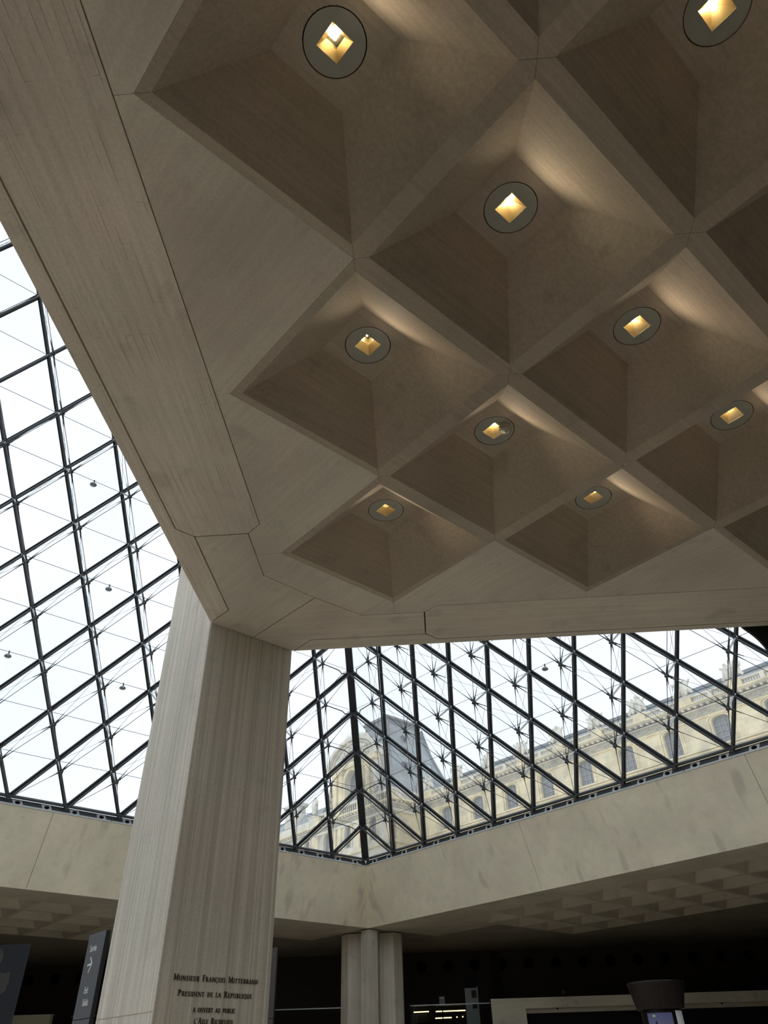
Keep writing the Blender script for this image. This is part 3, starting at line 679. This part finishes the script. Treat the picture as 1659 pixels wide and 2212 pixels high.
# ------------------------------------------------------------------ glass pyramid
def face(name, label, B, side):
    t = thing(name, label, 'window', (N3 + B + APEX) / 3, kind='structure')
    n = 18; eb = (B - N3) / n; er = (APEX - N3) / n
    nin = eb.cross(er).normalized()
    if nin.z > 0: nin = -nin
    nd = lambda i, j: N3 + eb*i + er*j
    # glass
    g = .04
    def pane(ps):
        c = sum(ps, V()) / len(ps); ps = [p + (c - p).normalized()*g for p in ps]
        MB().prism([p - nin*.01 for p in ps], nin*.012).build('pane', M_glass, t)
    for i in range(n):
        pane([nd(i, 0), nd(i+1, 0), nd(i, 1)])
        for j in range(n):
            if i + j + 2 <= n and i >= 0: pane([nd(i+1, j), nd(i+1, j+1), nd(i, j+2), nd(i, j+1)]) if i + 1 + j + 1 <= n else None
    # steel: an outer bar at the glass and a round chord inside it
    def mull(p, q, big=False):
        mb = MB().bar(p + nin*.025, q + nin*.025, .12, .06, nin)
        L = (q-p).length; k = max(1, int(L/1.81 + .5))
        for s_ in range(k+1):
            c = p + (q-p)*(s_/k); mb.bar(c + nin*.04, c + nin*.2, .05, .09, (q-p))
        mb.build('mullion', M_steel, t)
        MB().tube(p + nin*.20, q + nin*.20, .034, None, 8).build('mullion_chord', M_tube, t)
    for i in range(1, n): mull(nd(i, 0), nd(i, n-i))
    for k in range(1, n): mull(nd(k, 0), nd(0, k))
    if side == 'R': MB().bar(N3 + V((0, -.06, 0)), APEX + V((0, -.06, 0)), .30, .14, (0, -1, .8)).build('ridge_beam', M_steel, t)
    up_ = V((0, 0, .035))
    MB().bar(N3 + nin*.03 + up_, B + nin*.03 + up_, .09, .07, nin).build('base_rail', M_steel, t)
    MB().tube(N3 + nin*.12 + up_*2, B + nin*.12 + up_*2, .042, None, 8).build('base_chord', M_tube, t)
    # trusses
    dep = lambda i, j: min(1.12, .30*math.sqrt(i*j))
    hub = lambda i, j: nd(i, j) + nin*(.18 + dep(i, j))
    ok = lambda i, j: i >= 1 and j >= 1 and i + j <= n-1
    cables = []; spikes = {}
    def cab(p, q, r, ha=None, hb=None):
        cables.append((p, q, r))
        for h, a, b in ((ha, p, q), (hb, q, p)):
            if h: spikes.setdefault(h, []).append((b - a).normalized())
    for i in range(0, n):
        for j in range(0, n):
            if i + j > n - 1: continue
            if ok(i, j):
                h = hub(i, j)
                for di, dj in ((0, 1), (1, -1)):
                    i2, j2 = i+di, j+dj
                    if ok(i2, j2): cab(h, hub(i2, j2), .010, (i, j), (i2, j2))
                for di, dj in ((0, 1), (0, -1), (1, -1), (-1, 1)):
                    i2, j2 = i+di, j+dj
                    if i2 < 0 or j2 < 0 or i2+j2 > n: continue
                    cab(h, nd(i2, j2) + nin*.17, .0055 if ok(i2, j2) else .009, (i, j), None)
            if j >= 1: cab(nd(i, j) + nin*.16, nd(i+1, j) + nin*.16, .0085)
    vis = lambda p: in_view(p, 90)
    for i in range(1, n):
        for j in range(1, n):
            if not ok(i, j): continue
            p, h = nd(i, j), hub(i, j)
            if not vis(h): continue
            MB().tube(p + nin*.12, p + nin*.2, .07, .06, 8).tube(p + nin*.16, h, .032, .03, 8).build('strut', M_stain, t)
            hb = MB().ball(h, .075, 10, 6); hb.tube(h + nin*.03, h + nin*.11, .055, .04, 8)
            for d in spikes.get((i, j), []): hb.tube(h + d*.05, h + d*.17, .026, .026, 6); hb.tube(h + d*.17, h + d*.48, .018, .010, 6)
            hb.build('hub', M_hub, t, smooth=False)
    seen = [c for c in cables if vis(c[0]) or vis(c[1])]
    seen.sort(key=lambda c: -(c[2] * (c[1]-c[0]).length / max(1, project(c[0])[2] if project(c[0]) else 99)))
    for p, q, r in seen[:290]: MB().tube(p, q, r, None, 5).build('cable', M_cable, t)
    rest = MB()
    for p, q, r in seen[290:]: rest.tube(p, q, r, None, 4)
    if rest.v: rest.build('cable_net', M_cable, t, kind='stuff')
    return nd, hub, nin, t
ndR, hubR, ninR, tR = face('window_1', 'right face of the glass pyramid, rhombic panes on dark steel with a cable net', EA, 'R')
ndL, hubL, ninL, tL = face('window_2', 'left face of the glass pyramid, rhombic panes on dark steel with a cable net', WE, 'L')
# bent tie rods that pass from hub to hub under the ridge
for j in range(1, 8):
    a, b = hubL(1, j), hubR(1, j); rp_ = N3 + (APEX-N3)*(j/18); c = rp_ + V((0, -.38, -.20))
    pa = a.lerp(c, .60) + V((0, 0, -.10)); pb = b.lerp(c, .60) + V((0, 0, -.10)); ca = c + V((-.30, 0, -.12)); cb_ = c + V((.30, 0, -.12))
    q = MB().path([a, pa, ca, cb_, pb, b], .02, 8)
    q.tube(ca, ndL(1, j-1) + ninL*.17, .012, None, 6); q.tube(cb_, ndR(1, j-1) + ninR*.17, .012, None, 6)
    q.tube(ca, N3 + (APEX-N3)*(j/18) + V((-.05, -.1, 0)), .012, None, 6); q.tube(cb_, N3 + (APEX-N3)*(j/18) + V((.05, -.1, 0)), .012, None, 6)
    q.build('tie_rod', M_hub, tR)
# the other two faces: glass only, behind the viewer
for k, (nm, A_, B_) in enumerate((('window_3', EA, SO), ('window_4', WE, SO))):
    mid = (A_ + B_ + APEX) / 3; nn = (B_-A_).cross(APEX-A_).normalized() * .012
    MB().prism([A_, B_, APEX], nn).build(nm, M_glass, label='glass pyramid face behind the viewer on the %s' % ('right' if k == 0 else 'left'), cat='window', kind='structure')

# little bell lamps on the horizontal cables
for k, (nd, nin, i, j, lb) in enumerate(((ndL, ninL, 7.53, 3, 'small bell lamp hanging from a cable at the far left edge of the glass'), (ndL, ninL, 5.51, 7, 'highest of the small bell lamps on the left glass face'),
        (ndL, ninL, 5.51, 5, 'middle of the three stacked bell lamps on the left glass face'), (ndL, ninL, 5.52, 3, 'lowest of the small bell lamps, just left of the big column'), (ndR, ninR, 5.37, 3, 'single small bell lamp on the right glass face'))):
    p = nd(i, j) + nin*.16
    t = thing('cable_lamp', lb, 'lamp', p, 'bell lamps on the pyramid cables')
    MB().tube(p + V((0, 0, .03)), p + V((.02, -.02, -.09)), .022, None, 8).build('clamp', M_hub, t)
    MB().lathe([(.02, -.07), (.055, -.085), (.105, -.13), (.115, -.165), (.09, -.19), (.0001, -.195)], p, 14).build('bell', M_stain, t, smooth=True)

# black curved screen on the platform edge, upper right of the right-hand glass
yb = 10.33
arcp = [(5.10, 7.05), (5.134, 7.006), (5.185, 6.950), (5.235, 6.885), (5.282, 6.809), (5.326, 6.709), (5.355, 6.610), (5.375, 6.50), (5.385, 6.38), (5.388, 6.25)]
scr = [V((x, yb, z)) for x, z in arcp + [(7.2, 6.25), (7.2, 7.55), (5.10, 7.55)]]
t = thing('curved_screen', 'black board with curved edge fixed to the platform edge at far right', 'screen', (6.2, yb, 6.9))
MB().prism(scr, (0, .05, 0)).build('board', M_black, t)
for k in range(3): MB().box((5.5 + .7*k, yb - .06, 7.4), .08, .12, .12).build('bracket', M_steel, t)

# ------------------------------------------------------------------ palace beyond the glass
def PW(a, o, z): return FR(a, o, z)
ea = V((r2, -r2, 0)); eo = V((r2, r2, 0)); ez = V((0, 0, 1))
def arch_pts(ac, hw, z0, zs, rise, n=8):
    pts = [(ac-hw, z0), (ac+hw, z0), (ac+hw, zs)]
    for k in range(1, n): t_ = PI*k/n; pts.append((ac + hw*math.cos(t_), zs + rise*math.sin(t_)))
    pts.append((ac-hw, zs)); return pts
def wall_with_holes(a0, a1, z0, z1, holes, o, depth):
    bm = bmesh.new(); loops = [[(a0, z0), (a1, z0), (a1, z1), (a0, z1)]] + holes; es = []
    for lp in loops:
        vv = [bm.verts.new(PW(a, o, z)) for a, z in lp]
        es += [bm.edges.new((vv[k], vv[(k+1) % len(vv)])) for k in range(len(vv))]
    bmesh.ops.triangle_fill(bm, use_beauty=True, use_dissolve=False, edges=es)
    bm.verts.index_update(); mb = MB(); mb.add([v.co.copy() for v in bm.verts], [tuple(v.index for v in f.verts) for f in bm.faces]); bm.free()
    for lp in holes:
        n = len(lp)
        mb.add([PW(a, o, z) for a, z in lp] + [PW(a, o + depth, z) for a, z in lp], [(k, (k+1) % n, n+(k+1) % n, n+k) for k in range(n)])
    return mb
def abox(mb, a0, a1, o0, o1, z0, z1): return mb.box(PW((a0+a1)/2, (o0+o1)/2, (z0+z1)/2), a1-a0, o1-o0, z1-z0, ea, eo, ez)
def palace_window(parent, ac, hw, z0, zs, rise, o, cols=3, rows=4):
    pts = arch_pts(ac, hw, z0, zs, rise); top = zs + rise
    f = MB()
    # frame follows the opening
    n = len(pts)
    for k in range(n):
        a, b = pts[k], pts[(k+1) % n]; f.bar(PW(a[0], o, a[1]), PW(b[0], o, b[1]), .09, .08, eo)
    for k in range(1, cols): x = ac - hw + 2*hw*k/cols; f.bar(PW(x, o, z0), PW(x, o, zs + rise*math.sin(math.acos(max(-1, min(1, (x-ac)/hw))))), .05, .06, eo)
    for k in range(1, rows): z = z0 + (zs + rise*.3 - z0)*k/rows; f.bar(PW(ac-hw, o, z), PW(ac+hw, o, z), .05, .05, eo)
    fr = f.build('window_frame', M_wbar, parent)
    MB().prism([PW(a, o+.05, z) for a, z in pts], eo*.03).build('pane', M_wpane, fr)
def surround(parent, ac, hw, z0, zs, rise, o, wd=.22, proud=.10, mat=None):
    mb = MB(); pi_ = arch_pts(ac, hw, z0, zs, rise)[1:]; po_ = arch_pts(ac, hw+wd, z0, zs, rise+wd)[1:]
    pi_.append((ac-hw, z0)); po_.append((ac-hw-wd, z0))
    for k in range(len(pi_)-1):
        mb.prism([PW(*[pi_[k][0], o, pi_[k][1]]), PW(pi_[k+1][0], o, pi_[k+1][1]), PW(po_[k+1][0], o, po_[k+1][1]), PW(po_[k][0], o, po_[k][1])], -eo*proud)
    mb.build('window_surround', mat or M_stone, parent)
def baluster_prof(h): return [(.05, 0), (.09, .03*h), (.05, .12*h), (.10, .35*h), (.055, .7*h), (.09, .9*h), (.09, h)]
DW = 40.0
wing = thing('palace_wing', 'long pale stone palace wing with balustrade and arched windows seen through the glass', 'building', PW(-8, DW, 9.1))
WINS = [.8 - 4.85*k for k in range(-2, 8)]
a_l, a_r = -37.69, 20.0
holes = [arch_pts(c, .82, 23.45, 25.45, .38) for c in WINS]
wall_with_holes(a_l, a_r, 9.1, 27.3, holes, DW, .4).build('facade', M_stone, wing)
abox(MB(), a_l, a_r, DW + .45, DW + 9, 9.1, 27.2).build('inner_block', M_dark, wing)
for c in WINS:
    palace_window(wing, c, .82, 23.45, 25.45, .38, DW + .3)
    surround(wing, c, .82, 23.45, 25.45, .38, DW, .16, .07); surround(wing, c, 1.05, 23.45, 25.50, .45, DW, .10, .14)
for z0, z1, pr in ((23.0, 23.12, .12), (23.22, 23.36, .20), (22.3, 22.5, .18)): abox(MB(), a_l, a_r, DW - pr, DW + .02, z0, z1).build('string_course', M_stone, wing)
abox(MB(), a_l, a_r, DW - .10, DW + .02, 25.95, 26.12).build('string_course', M_stone, wing)
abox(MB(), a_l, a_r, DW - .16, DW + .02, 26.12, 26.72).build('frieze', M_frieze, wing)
# carved swags on the frieze, too small to pick apart
mb = MB()
for k in range(150):
    a = a_l + .2 + k*(a_r - a_l)/150
    mb.ball(PW(a, DW - .18, 26.42 + .12*math.sin(k*1.7)), .13, 6, 4, (1, 1, .8))
mb.build('frieze_carving', M_frieze, wing, kind='stuff')
abox(MB(), a_l, a_r, DW - .30, DW + .02, 26.72, 26.86).build('cornice', M_stone2, wing)
mb = MB()
a = a_l + .2
while a < a_r: abox(mb, a, a + .22, DW - .62, DW - .28, 26.86, 27.06); a += .62
mb.build('modillions', M_stone2, wing, kind='stuff')
abox(MB(), a_l, a_r, DW - .72, DW + .1, 27.06, 27.16).build('cornice', M_stone2, wing)
abox(MB(), a_l, a_r, DW - .86, DW + .2, 27.16, 27.30).build('cornice', M_stone, wing)
abox(MB(), a_l, a_r, DW - .35, DW + .2, 27.30, 27.42).build('balustrade_plinth', M_stone2, wing)
abox(MB(), a_l, a_r, DW - .36, DW + .1, 27.96, 28.10).build('balustrade_rail', M_stone2, wing)
PEDS = [3.2 - 4.87*k for k in range(-3, 9)]
for c in PEDS:
    abox(MB(), c - .62, c + .62, DW - .42, DW + .2, 27.42, 28.14).build('pedestal', M_stone, wing)
for c in PEDS[:-1]:
    mb = MB(); mid = c - 4.87/2
    abox(MB(), mid - .2, mid + .2, DW - .36, DW + .15, 27.42, 27.96).build('pedestal', M_stone2, wing)
    for s in (-1, 1):
        x0_ = mid + s*.28; x1_ = c - .7 if s == 1 else c - 4.87 + .7
        for k in range(6): x = x0_ + (x1_-x0_)*(k+.5)/6; mb.lathe(baluster_prof(.54), PW(x, DW - .12, 27.42), 6)
    mb.build('baluster_row', M_stone2, wing, kind='stuff')
MB().prism([PW(a_l, DW + .9, 27.3), PW(a_l, DW + 9, 27.3), PW(a_l, DW + 9, 30.5), PW(a_l, DW + 4.5, 30.5)], ea*(a_r - a_l)).build('roof', M_slate, wing)
MB().bar(PW(a_l, DW + 4.4, 30.5), PW(a_r, DW + 4.4, 30.5), .5, .3, ez).build('roof_ridge', M_lead, wing)

# trophies on the pedestals: two seated cherubs against a shield
def figure_mesh(name, pose, seed, scale=1.0):
    rnd = random.Random(seed); vs, es, rad = [], [], []
    def chain(pts, rs, start=None):
        prev = start
        for p, r in zip(pts, rs):
            vs.append(tuple(c*scale for c in p)); rad.append(r*scale); k = len(vs)-1
            if prev is not None: es.append((prev, k))
            prev = k
        return prev
    if pose == 'trophy':
        for s in (-1, 1):
            jx = rnd.uniform(-.05, .05)
            chain([(s*.32, 0, .36)], [.20]); hip = len(vs)-1
            chain([(s*.30+jx, 0, .62), (s*.26+jx, 0, .86), (s*.25+jx, 0, .98), (s*.25+jx, -.02, 1.14)], [.18, .17, .08, .145], hip)
            ch = hip+2
            chain([(s*.46, -.12, .36), (s*.60, -.16, .12)], [.12, .08], hip); chain([(s*.22, -.22, .34), (s*.26, -.26, .08)], [.11, .08], hip)
            chain([(s*.44+jx, -.04, .84), (s*.60, -.04, .80 + rnd.uniform(-.1, .3)), (s*.52, -.10, .72 + rnd.uniform(-.1, .35))], [.09, .07, .06], ch)
            chain([(s*.10, -.06, .78), (s*.02, -.06, .70)], [.08, .07], ch)
    else:
        chain([(0, 0, .55), (0, 0, .95), (0, 0, 1.30), (0, 0, 1.50), (0, -.02, 1.68)], [.30, .27, .25, .09, .145])
        chain([(.0, 0, .2), (0, 0, 0)], [.36, .40], 0)
        chain([(.26, 0, 1.30), (.38, -.05, 1.02), (.24, -.22, .92)], [.12, .10, .07], 2); chain([(-.26, 0, 1.30), (-.40, .02, 1.02), (-.34, -.12, .8)], [.12, .10, .07], 2)
        chain([(.18, -.16, .3), (.22, -.24, .02)], [.2, .14], 0)
    me = bpy.data.meshes.new(name); me.from_pydata(vs, es, [])
    ob = bpy.data.objects.new(name, me); COL.objects.link(ob)
    md = ob.modifiers.new('skin', 'SKIN'); md.branch_smoothing = .5
    roots = {0} if pose != 'trophy' else {0, len(vs)//2}
    for k, sv in enumerate(me.skin_vertices[0].data): sv.radius = (rad[k], rad[k]); sv.use_root = k in roots
    ob.modifiers.new('sub', 'SUBSURF').levels = 1
    bpy.context.view_layer.update()
    ev = bpy.data.meshes.new_from_object(ob.evaluated_get(bpy.context.evaluated_depsgraph_get())); bpy.data.objects.remove(ob); ev.name = name
    for v in ev.vertices:
        d = noise.noise_vector(V(v.co)*5.0/scale + V((seed, 0, 0))); v.co = V(v.co) + d*.035*scale
    ev.materials.clear(); ev.materials.append(M_stone2)
    return ev
TROPH = [figure_mesh('cherubs', 'trophy', s, 1.6) for s in (1, 2, 3)]
SH = MB().ball((0, .05, .75), .42, 12, 8, (.9, .45, 1.5)); SH.ball((0, .05, 1.45), .18, 8, 6); SH.box((0, .0, .03), 1.5, .6, .1)
SHM = SH.mesh('shield', M_stone2, smooth=False)
SLB = ['carved stone trophy standing in front of the grey mansard roof'] + ['carved stone trophy on the palace balustrade, %s right of the mansard roof' % q for q in ('first', 'second', 'third', 'fourth', 'fifth', 'sixth')] + [
       'carved stone trophy on the balustrade, second from the right edge of the picture', 'carved stone trophy on the balustrade nearest the right edge of the picture']
vis = [c for c in PEDS if -37 < c < 4][::-1]
for k, c in enumerate(vis):
    p = PW(c, DW - .1, 28.14); t = thing('stone_trophy', SLB[k], 'statue', p, 'stone trophies along the palace balustrade'); t.rotation_euler = (0, 0, -PI/4)
    for nm, me in (('cherubs', TROPH[k % 3]), ('shield', SHM)):
        ob = bpy.data.objects.new(nm, me); COL.objects.link(ob); ob.parent = t
        if nm == 'shield': ob.scale = (1, 1, 1.1 if k % 2 else 1.25)

# ---- pavilion with mansard roof
DP = 35.7
pav = thing('palace_pavilion', 'grey stone palace pavilion with tall slate mansard roof and arched dormer', 'building', PW(-45, DP, 9.1))
b0, b1 = -52.7, -37.7
archs = [arch_pts(c, .62, 23.2, 25.25, .62) for c in (-50.2, -46.0, -41.2)]
wall_with_holes(b0, b1, 9.1, 26.9, archs, DP, .4).build('facade', M_stone2, pav)
for c in (-50.2, -46.0, -41.2): palace_window(pav, c, .62, 23.2, 25.25, .62, DP + .3, 2, 4); surround(pav, c, .62, 23.2, 25.25, .62, DP, .25, .14, M_stone)
abox(MB(), b0, b1, DP + .45, DP + 12, 9.1, 27.0).build('inner_block', M_stone, pav)
for c in (-52.3, -48.6, -47.6, -43.9, -43.0, -38.2): abox(MB(), c - .32, c + .32, DP - .22, DP + .1, 22.6, 25.7).build('pilaster', M_stone, pav)
for z0, z1, pr, mt_ in ((22.3, 22.6, .3, M_stone), (25.7, 25.95, .28, M_stone2), (25.95, 26.5, .18, M_frieze), (26.5, 26.65, .32, M_stone2), (26.85, 27.05, .75, M_stone)):
    abox(MB(), b0, b1 + pr, DP - pr, DW - .9, z0, z1).build('cornice', mt_, pav)
mb = MB(); a = b0
while a < b1: abox(mb, a, a + .24, DP - .6, DP - .3, 26.65, 26.85); a += .6
o = DP + .2
while o < DP + 5: abox(mb, b1 + .3, b1 + .6, o, o + .24, 26.65, 26.85); o += .6
mb.build('modillions', M_stone2, pav, kind='stuff')
mb = MB()
for k in range(46): mb.ball(PW(b0 + .2 + k*.325, DP - .2, 26.2 + .1*math.sin(k*1.9)), .15, 6, 4)
for k in range(14): mb.ball(PW(b1 + .2, DP + .2 + k*.325, 26.2 + .1*math.sin(k*1.9)), .15, 6, 4)
mb.build('frieze_carving', M_frieze, pav, kind='stuff')
# blocking course with balusters
abox(MB(), b0, b1 + .1, DP - .1, DP + .5, 27.05, 27.35).build('balustrade_plinth', M_stone2, pav)
abox(MB(), b0, b1 + .1, DP - .1, DP + .4, 28.15, 28.40).build('balustrade_rail', M_stone2, pav)
abox(MB(), b1 - .4, b1 + .1, DP + .4, DP + 12, 27.05, 28.40).build('balustrade_return', M_stone2, pav)
for c in (b0 + .35, -50.4, -48.1, -43.9, -41.0, b1 - .35): abox(MB(), c - .4, c + .4, DP - .15, DP + .45, 27.35, 28.15).build('pedestal', M_stone, pav)
mb = MB()
for k in range(36): mb.lathe(baluster_prof(.8), PW(b0 + .4 + k*.41, DP + .1, 27.35), 6)
mb.build('baluster_row', M_stone2, pav, kind='stuff')
# roof: steep slopes, lead cap, hips
zr0, zr1 = 28.3, 40.0
Bq = [(-52.2, 36.2), (-38.1, 36.2), (-38.1, 47.6), (-52.2, 47.6)]; Tq = [(-47.4, 39.9), (-43.0, 39.9), (-43.0, 45.7), (-47.4, 45.7)]
cur = lambda f: f - .10*math.sin(PI*f)          # the slopes bow inwards a little
rows = 8; mb = MB(); vs = []
for k in range(rows+1):
    f = k/rows; g = 1 - (1-f)**1.18; z = zr0 + (zr1-1.1-zr0)*f
    for (xa, oa), (xb, ob_) in zip(Bq, Tq): vs.append(PW(xa + (xb-xa)*g*.97, oa + (ob_-oa)*g*.97, z))
mb.add(vs, [(4*k+q, 4*k+(q+1) % 4, 4*k+4+(q+1) % 4, 4*k+4+q) for k in range(rows) for q in range(4)])
mb.build('mansard_roof', M_slate, pav)
for q in range(4): MB().path([vs[4*k+q] for k in range(rows+1)], .24, 8).build('lead_hip', M_lead, pav)
cap = MB()
for z0, z1, e_ in ((zr1 - 1.15, zr1 - .35, .10), (zr1 - .35, zr1, .32)):
    cap.prism([PW(x + (e_ if k in (1, 2) else -e_), o + (e_ if k > 1 else -e_), z0) for k, (x, o) in enumerate(Tq)], (0, 0, z1 - z0))
cap.build('roof_cap', M_lead, pav)
mb = MB()
for k in range(22): f = k/21; mb.ball(PW(-42.6, 40 + 5.6*f, zr1 - .3 - .0*f), .16, 6, 4)
for k in range(10): f = k/9; mb.ball(PW(-42.6 + .9*f, 45.9 + .4*f, zr1 - 1 - 3*f), .17, 6, 4)
mb.build('roof_cresting', M_lead, pav, kind='stuff')
def slope_point(a_f, f):   # on the right-hand slope: along fraction, height fraction
    g = (1 - (1-f)**1.18)*.97; xa = Bq[1][0] + (Tq[1][0]-Bq[1][0])*g; o0_ = Bq[1][1] + (Tq[1][1]-Bq[1][1])*g; o1_ = Bq[2][1] + (Tq[2][1]-Bq[2][1])*g
    return xa, o0_ + (o1_-o0_)*a_f, zr0 + (zr1-1.1-zr0)*f
for af, f in ((.40, .80), (.32, .60), (.26, .38)):
    x, o, z = slope_point(af, f); p = PW(x, o, z); mb = MB()
    mb.ball(p, .42, 10, 6, (1, 1, 1.25)); mb.box(p + V((0, 0, .45)), .7, .7, .2, ea, eo, ez); d = mb.build('oval_dormer', M_lead, pav)
    MB().ball(p + ea*.32 - eo*.05, .24, 10, 6, (1, 1, 1.3)).build('pane', M_dark, d)
x, o, z = slope_point(.62, .36)
d = abox(MB(), x - .9, x + .55, o - 1.0, o + 1.0, z - .9, z + 1.1).build('skylight', M_lead, pav)
abox(MB(), x + .5, x + .58, o - .85, o + .85, z - .75, z + .95).build('pane', M_sky_win, d)
# stone dormer in front of the roof
dc, dw = -45.7, 5.0
dr = thing  # (parts below belong to the pavilion)
zpt = 33.5
outl = [(dc-dw, 28.4), (dc+dw, 28.4), (dc+dw, 30.0), (dc+dw-.5, 31.2), (dc+dw-.5, zpt)]
for k in range(13): t_ = PI*k/12; outl.append((dc + (dw-.3)*math.cos(t_), zpt + 2.9*math.sin(t_)))
outl += [(dc-dw+.5, zpt), (dc-dw+.5, 31.2), (dc-dw, 30.0)]
bm = bmesh.new(); es = []
for lp in (outl, arch_pts(dc - .2, 1.25, 28.75, 31.3, 1.3, 12)):
    vv = [bm.verts.new(PW(a, DP + .55, z)) for a, z in lp]; es += [bm.edges.new((vv[k], vv[(k+1) % len(vv)])) for k in range(len(vv))]
bmesh.ops.triangle_fill(bm, use_beauty=True, edges=es); bm.verts.index_update()
mb = MB(); mb.add([v.co.copy() for v in bm.verts], [tuple(v.index for v in f.verts) for f in bm.faces]); bm.free()
n_ = len(outl); mb.add([PW(a, DP + .55, z) for a, z in outl] + [PW(a, DP + 4.2, z) for a, z in outl], [(k, (k+1) % n_, n_+(k+1) % n_, n_+k) for k in range(n_)])
ap_ = arch_pts(dc - .2, 1.25, 28.75, 31.3, 1.3, 12); n_ = len(ap_)
mb.add([PW(a, DP + .55, z) for a, z in ap_] + [PW(a, DP + 1.3, z) for a, z in ap_], [(k, (k+1) % n_, n_+(k+1) % n_, n_+k) for k in range(n_)])
mb.build('dormer_front', M_stone2, pav)
palace_window(pav, dc - .2, 1.25, 28.75, 31.3, 1.3, DP + 1.25, 4, 5)
surround(pav, dc - .2, 1.25, 28.75, 31.3, 1.3, DP + .55, .45, .3, M_stone)
for s in (-1, 1):
    for off in (2.1, 3.3):
        c = dc - .1 + s*off; abox(MB(), c - .38, c + .38, DP + .1, DP + .6, 28.4, 32.4).build('dormer_pilaster', M_stone, pav)
        abox(MB(), c - .5, c + .5, DP - .05, DP + .6, 32.4, 32.9).build('capital', M_stone, pav)
    c = dc + s*4.4
    vol = MB(); pts = [PW(c + s*.5*math.cos(q*.55)*(1 - q*.05), DP + .35, 29.3 + .75*math.sin(q*.55)*(1 - q*.05)) for q in range(14)]; vol.path(pts, .2, 6)
    vol.path([PW(c + s*.4, DP + .35, 29.9), PW(c, DP + .35, 31.0), PW(c - s*.5, DP + .35, 32.3)], .25, 6); vol.build('volute', M_stone2, pav)
abox(MB(), dc - dw + .2, dc + dw - .2, DP + .0, DP + .9, 32.9, 33.5).build('dormer_entablature', M_stone, pav)
for rr, ww, oo in ((1.0, .38, -.25), (.86, .2, .1)):
    mb = MB(); pts = [(dc + (dw-.1)*rr*math.cos(PI*k/16), zpt + 3.1*rr*math.sin(PI*k/16)) for k in range(17)]
    for a, b in zip(pts[:-1], pts[1:]): mb.bar(PW(a[0], DP + .55 + oo/2, a[1]), PW(b[0], DP + .55 + oo/2, b[1]), ww, .7 - oo, eo)
    mb.build('pediment_arch', M_stone2, pav)
rnd = random.Random(5); mb = MB()
for k in range(46):
    t_ = rnd.uniform(.1, PI-.1); q = rnd.uniform(.1, .8); mb.ball(PW(dc + (dw-.8)*q*math.cos(t_), DP + .4, zpt + .3 + 2.3*q*math.sin(t_)), rnd.uniform(.2, .45), 7, 5, (1, 1, rnd.uniform(.8, 1.5)))
mb.build('pediment_carving', M_stone2, pav, kind='stuff')
mb = MB()
for k in range(34):
    t_ = PI*(.30 + .62*k/33); mb.ball(PW(dc + (dw+.1)*math.cos(t_), DP + .4, zpt + 3.3*math.sin(t_)), rnd.uniform(.2, .42), 7, 5, (1, 1, rnd.uniform(.8, 1.5)))
mb.build('crest_carving', M_stone2, pav, kind='stuff')
p = PW(dc - .9, DP + .5, 36.7); mb = MB().ball(p, .5, 10, 8, (1, 1, 1.2))
for k in range(9): t_ = PI*(-.1 + 1.2*k/8); d = ea*math.cos(t_) + ez*math.sin(t_); mb.tube(p + d*.4, p + d*1.15, .08, .02, 6)
mb.build('sunburst_finial', M_stone2, pav)
# ---- left wing continuing past the pavilion
lw = thing('palace_wing', 'left stretch of the stone palace left of the pavilion, with slate roof', 'building', PW(-62, DP, 9.1))
l0, l1 = -78, b0 - .05
LWN = [-55.2 - 3.3*k for k in range(6)]
wall_with_holes(l0, l1, 9.1, 26.9, [arch_pts(c, .6, 23.2, 25.3, .6) for c in LWN], DP + .5, .4).build('facade', M_stone2, lw)
abox(MB(), l0, l1, DP + .95, DP + 9, 9.1, 27).build('inner_block', M_dark, lw)
for c in LWN:
    palace_window(lw, c, .6, 23.2, 25.3, .6, DP + .8, 2, 4); surround(lw, c, .6, 23.2, 25.3, .6, DP + .5, .2, .12, M_stone)
    abox(MB(), c + 1.3, c + 1.9, DP + .25, DP + .55, 22.6, 25.9).build('pilaster', M_stone, lw)
for z0, z1, pr, mt_ in ((22.3, 22.6, .2, M_stone), (25.9, 26.1, .2, M_stone2), (26.1, 26.6, .1, M_frieze), (26.6, 26.75, .3, M_stone2), (26.95, 27.15, .7, M_stone)):
    abox(MB(), l0, l1, DP + .5 - pr, DP + 1, z0, z1).build('cornice', mt_, lw)
mb = MB(); a = l0
while a < l1: abox(mb, a, a + .24, DP - .05, DP + .25, 26.75, 26.95); a += .6
mb.build('modillions', M_stone2, lw, kind='stuff')
abox(MB(), l0, l1, DP + .4, DP + .9, 27.15, 28.2).build('parapet', M_stone2, lw)
MB().prism([PW(l0, DP + 1.2, 27.2), PW(l0, DP + 9, 27.2), PW(l0, DP + 9, 31.2), PW(l0, DP + 4.5, 31.2)], ea*(l1 - l0)).build('roof', M_slate, lw)
ch = abox(MB(), -64.8, -61.7, DP + 3.2, DP + 4.6, 27.5, 32.3); abox(ch, -65.1, -61.4, DP + 3.0, DP + 4.8, 32.3, 32.75); abox(ch, -64.2, -62.4, DP + 3.4, DP + 4.4, 32.75, 33.2); ch.build('chimney', M_stone2, lw)
p = PW(-53.9, DP + .6, 27.1); t = thing('stone_statue', 'standing draped stone statue on a pedestal left of the palace pavilion', 'statue', p); t.rotation_euler = (0, 0, -PI/4)
ob = bpy.data.objects.new('figure', figure_mesh('figure', 'standing', 9, 1.55)); COL.objects.link(ob); ob.parent = t; ob.location = (0, 0, 1.5)
b_ = MB().box((0, 0, .75), 1.5, .9, 1.5).box((0, 0, 1.42), 1.7, 1.1, .16).mesh('pedestal', M_stone2); ob = bpy.data.objects.new('pedestal', b_); COL.objects.link(ob); ob.parent = t
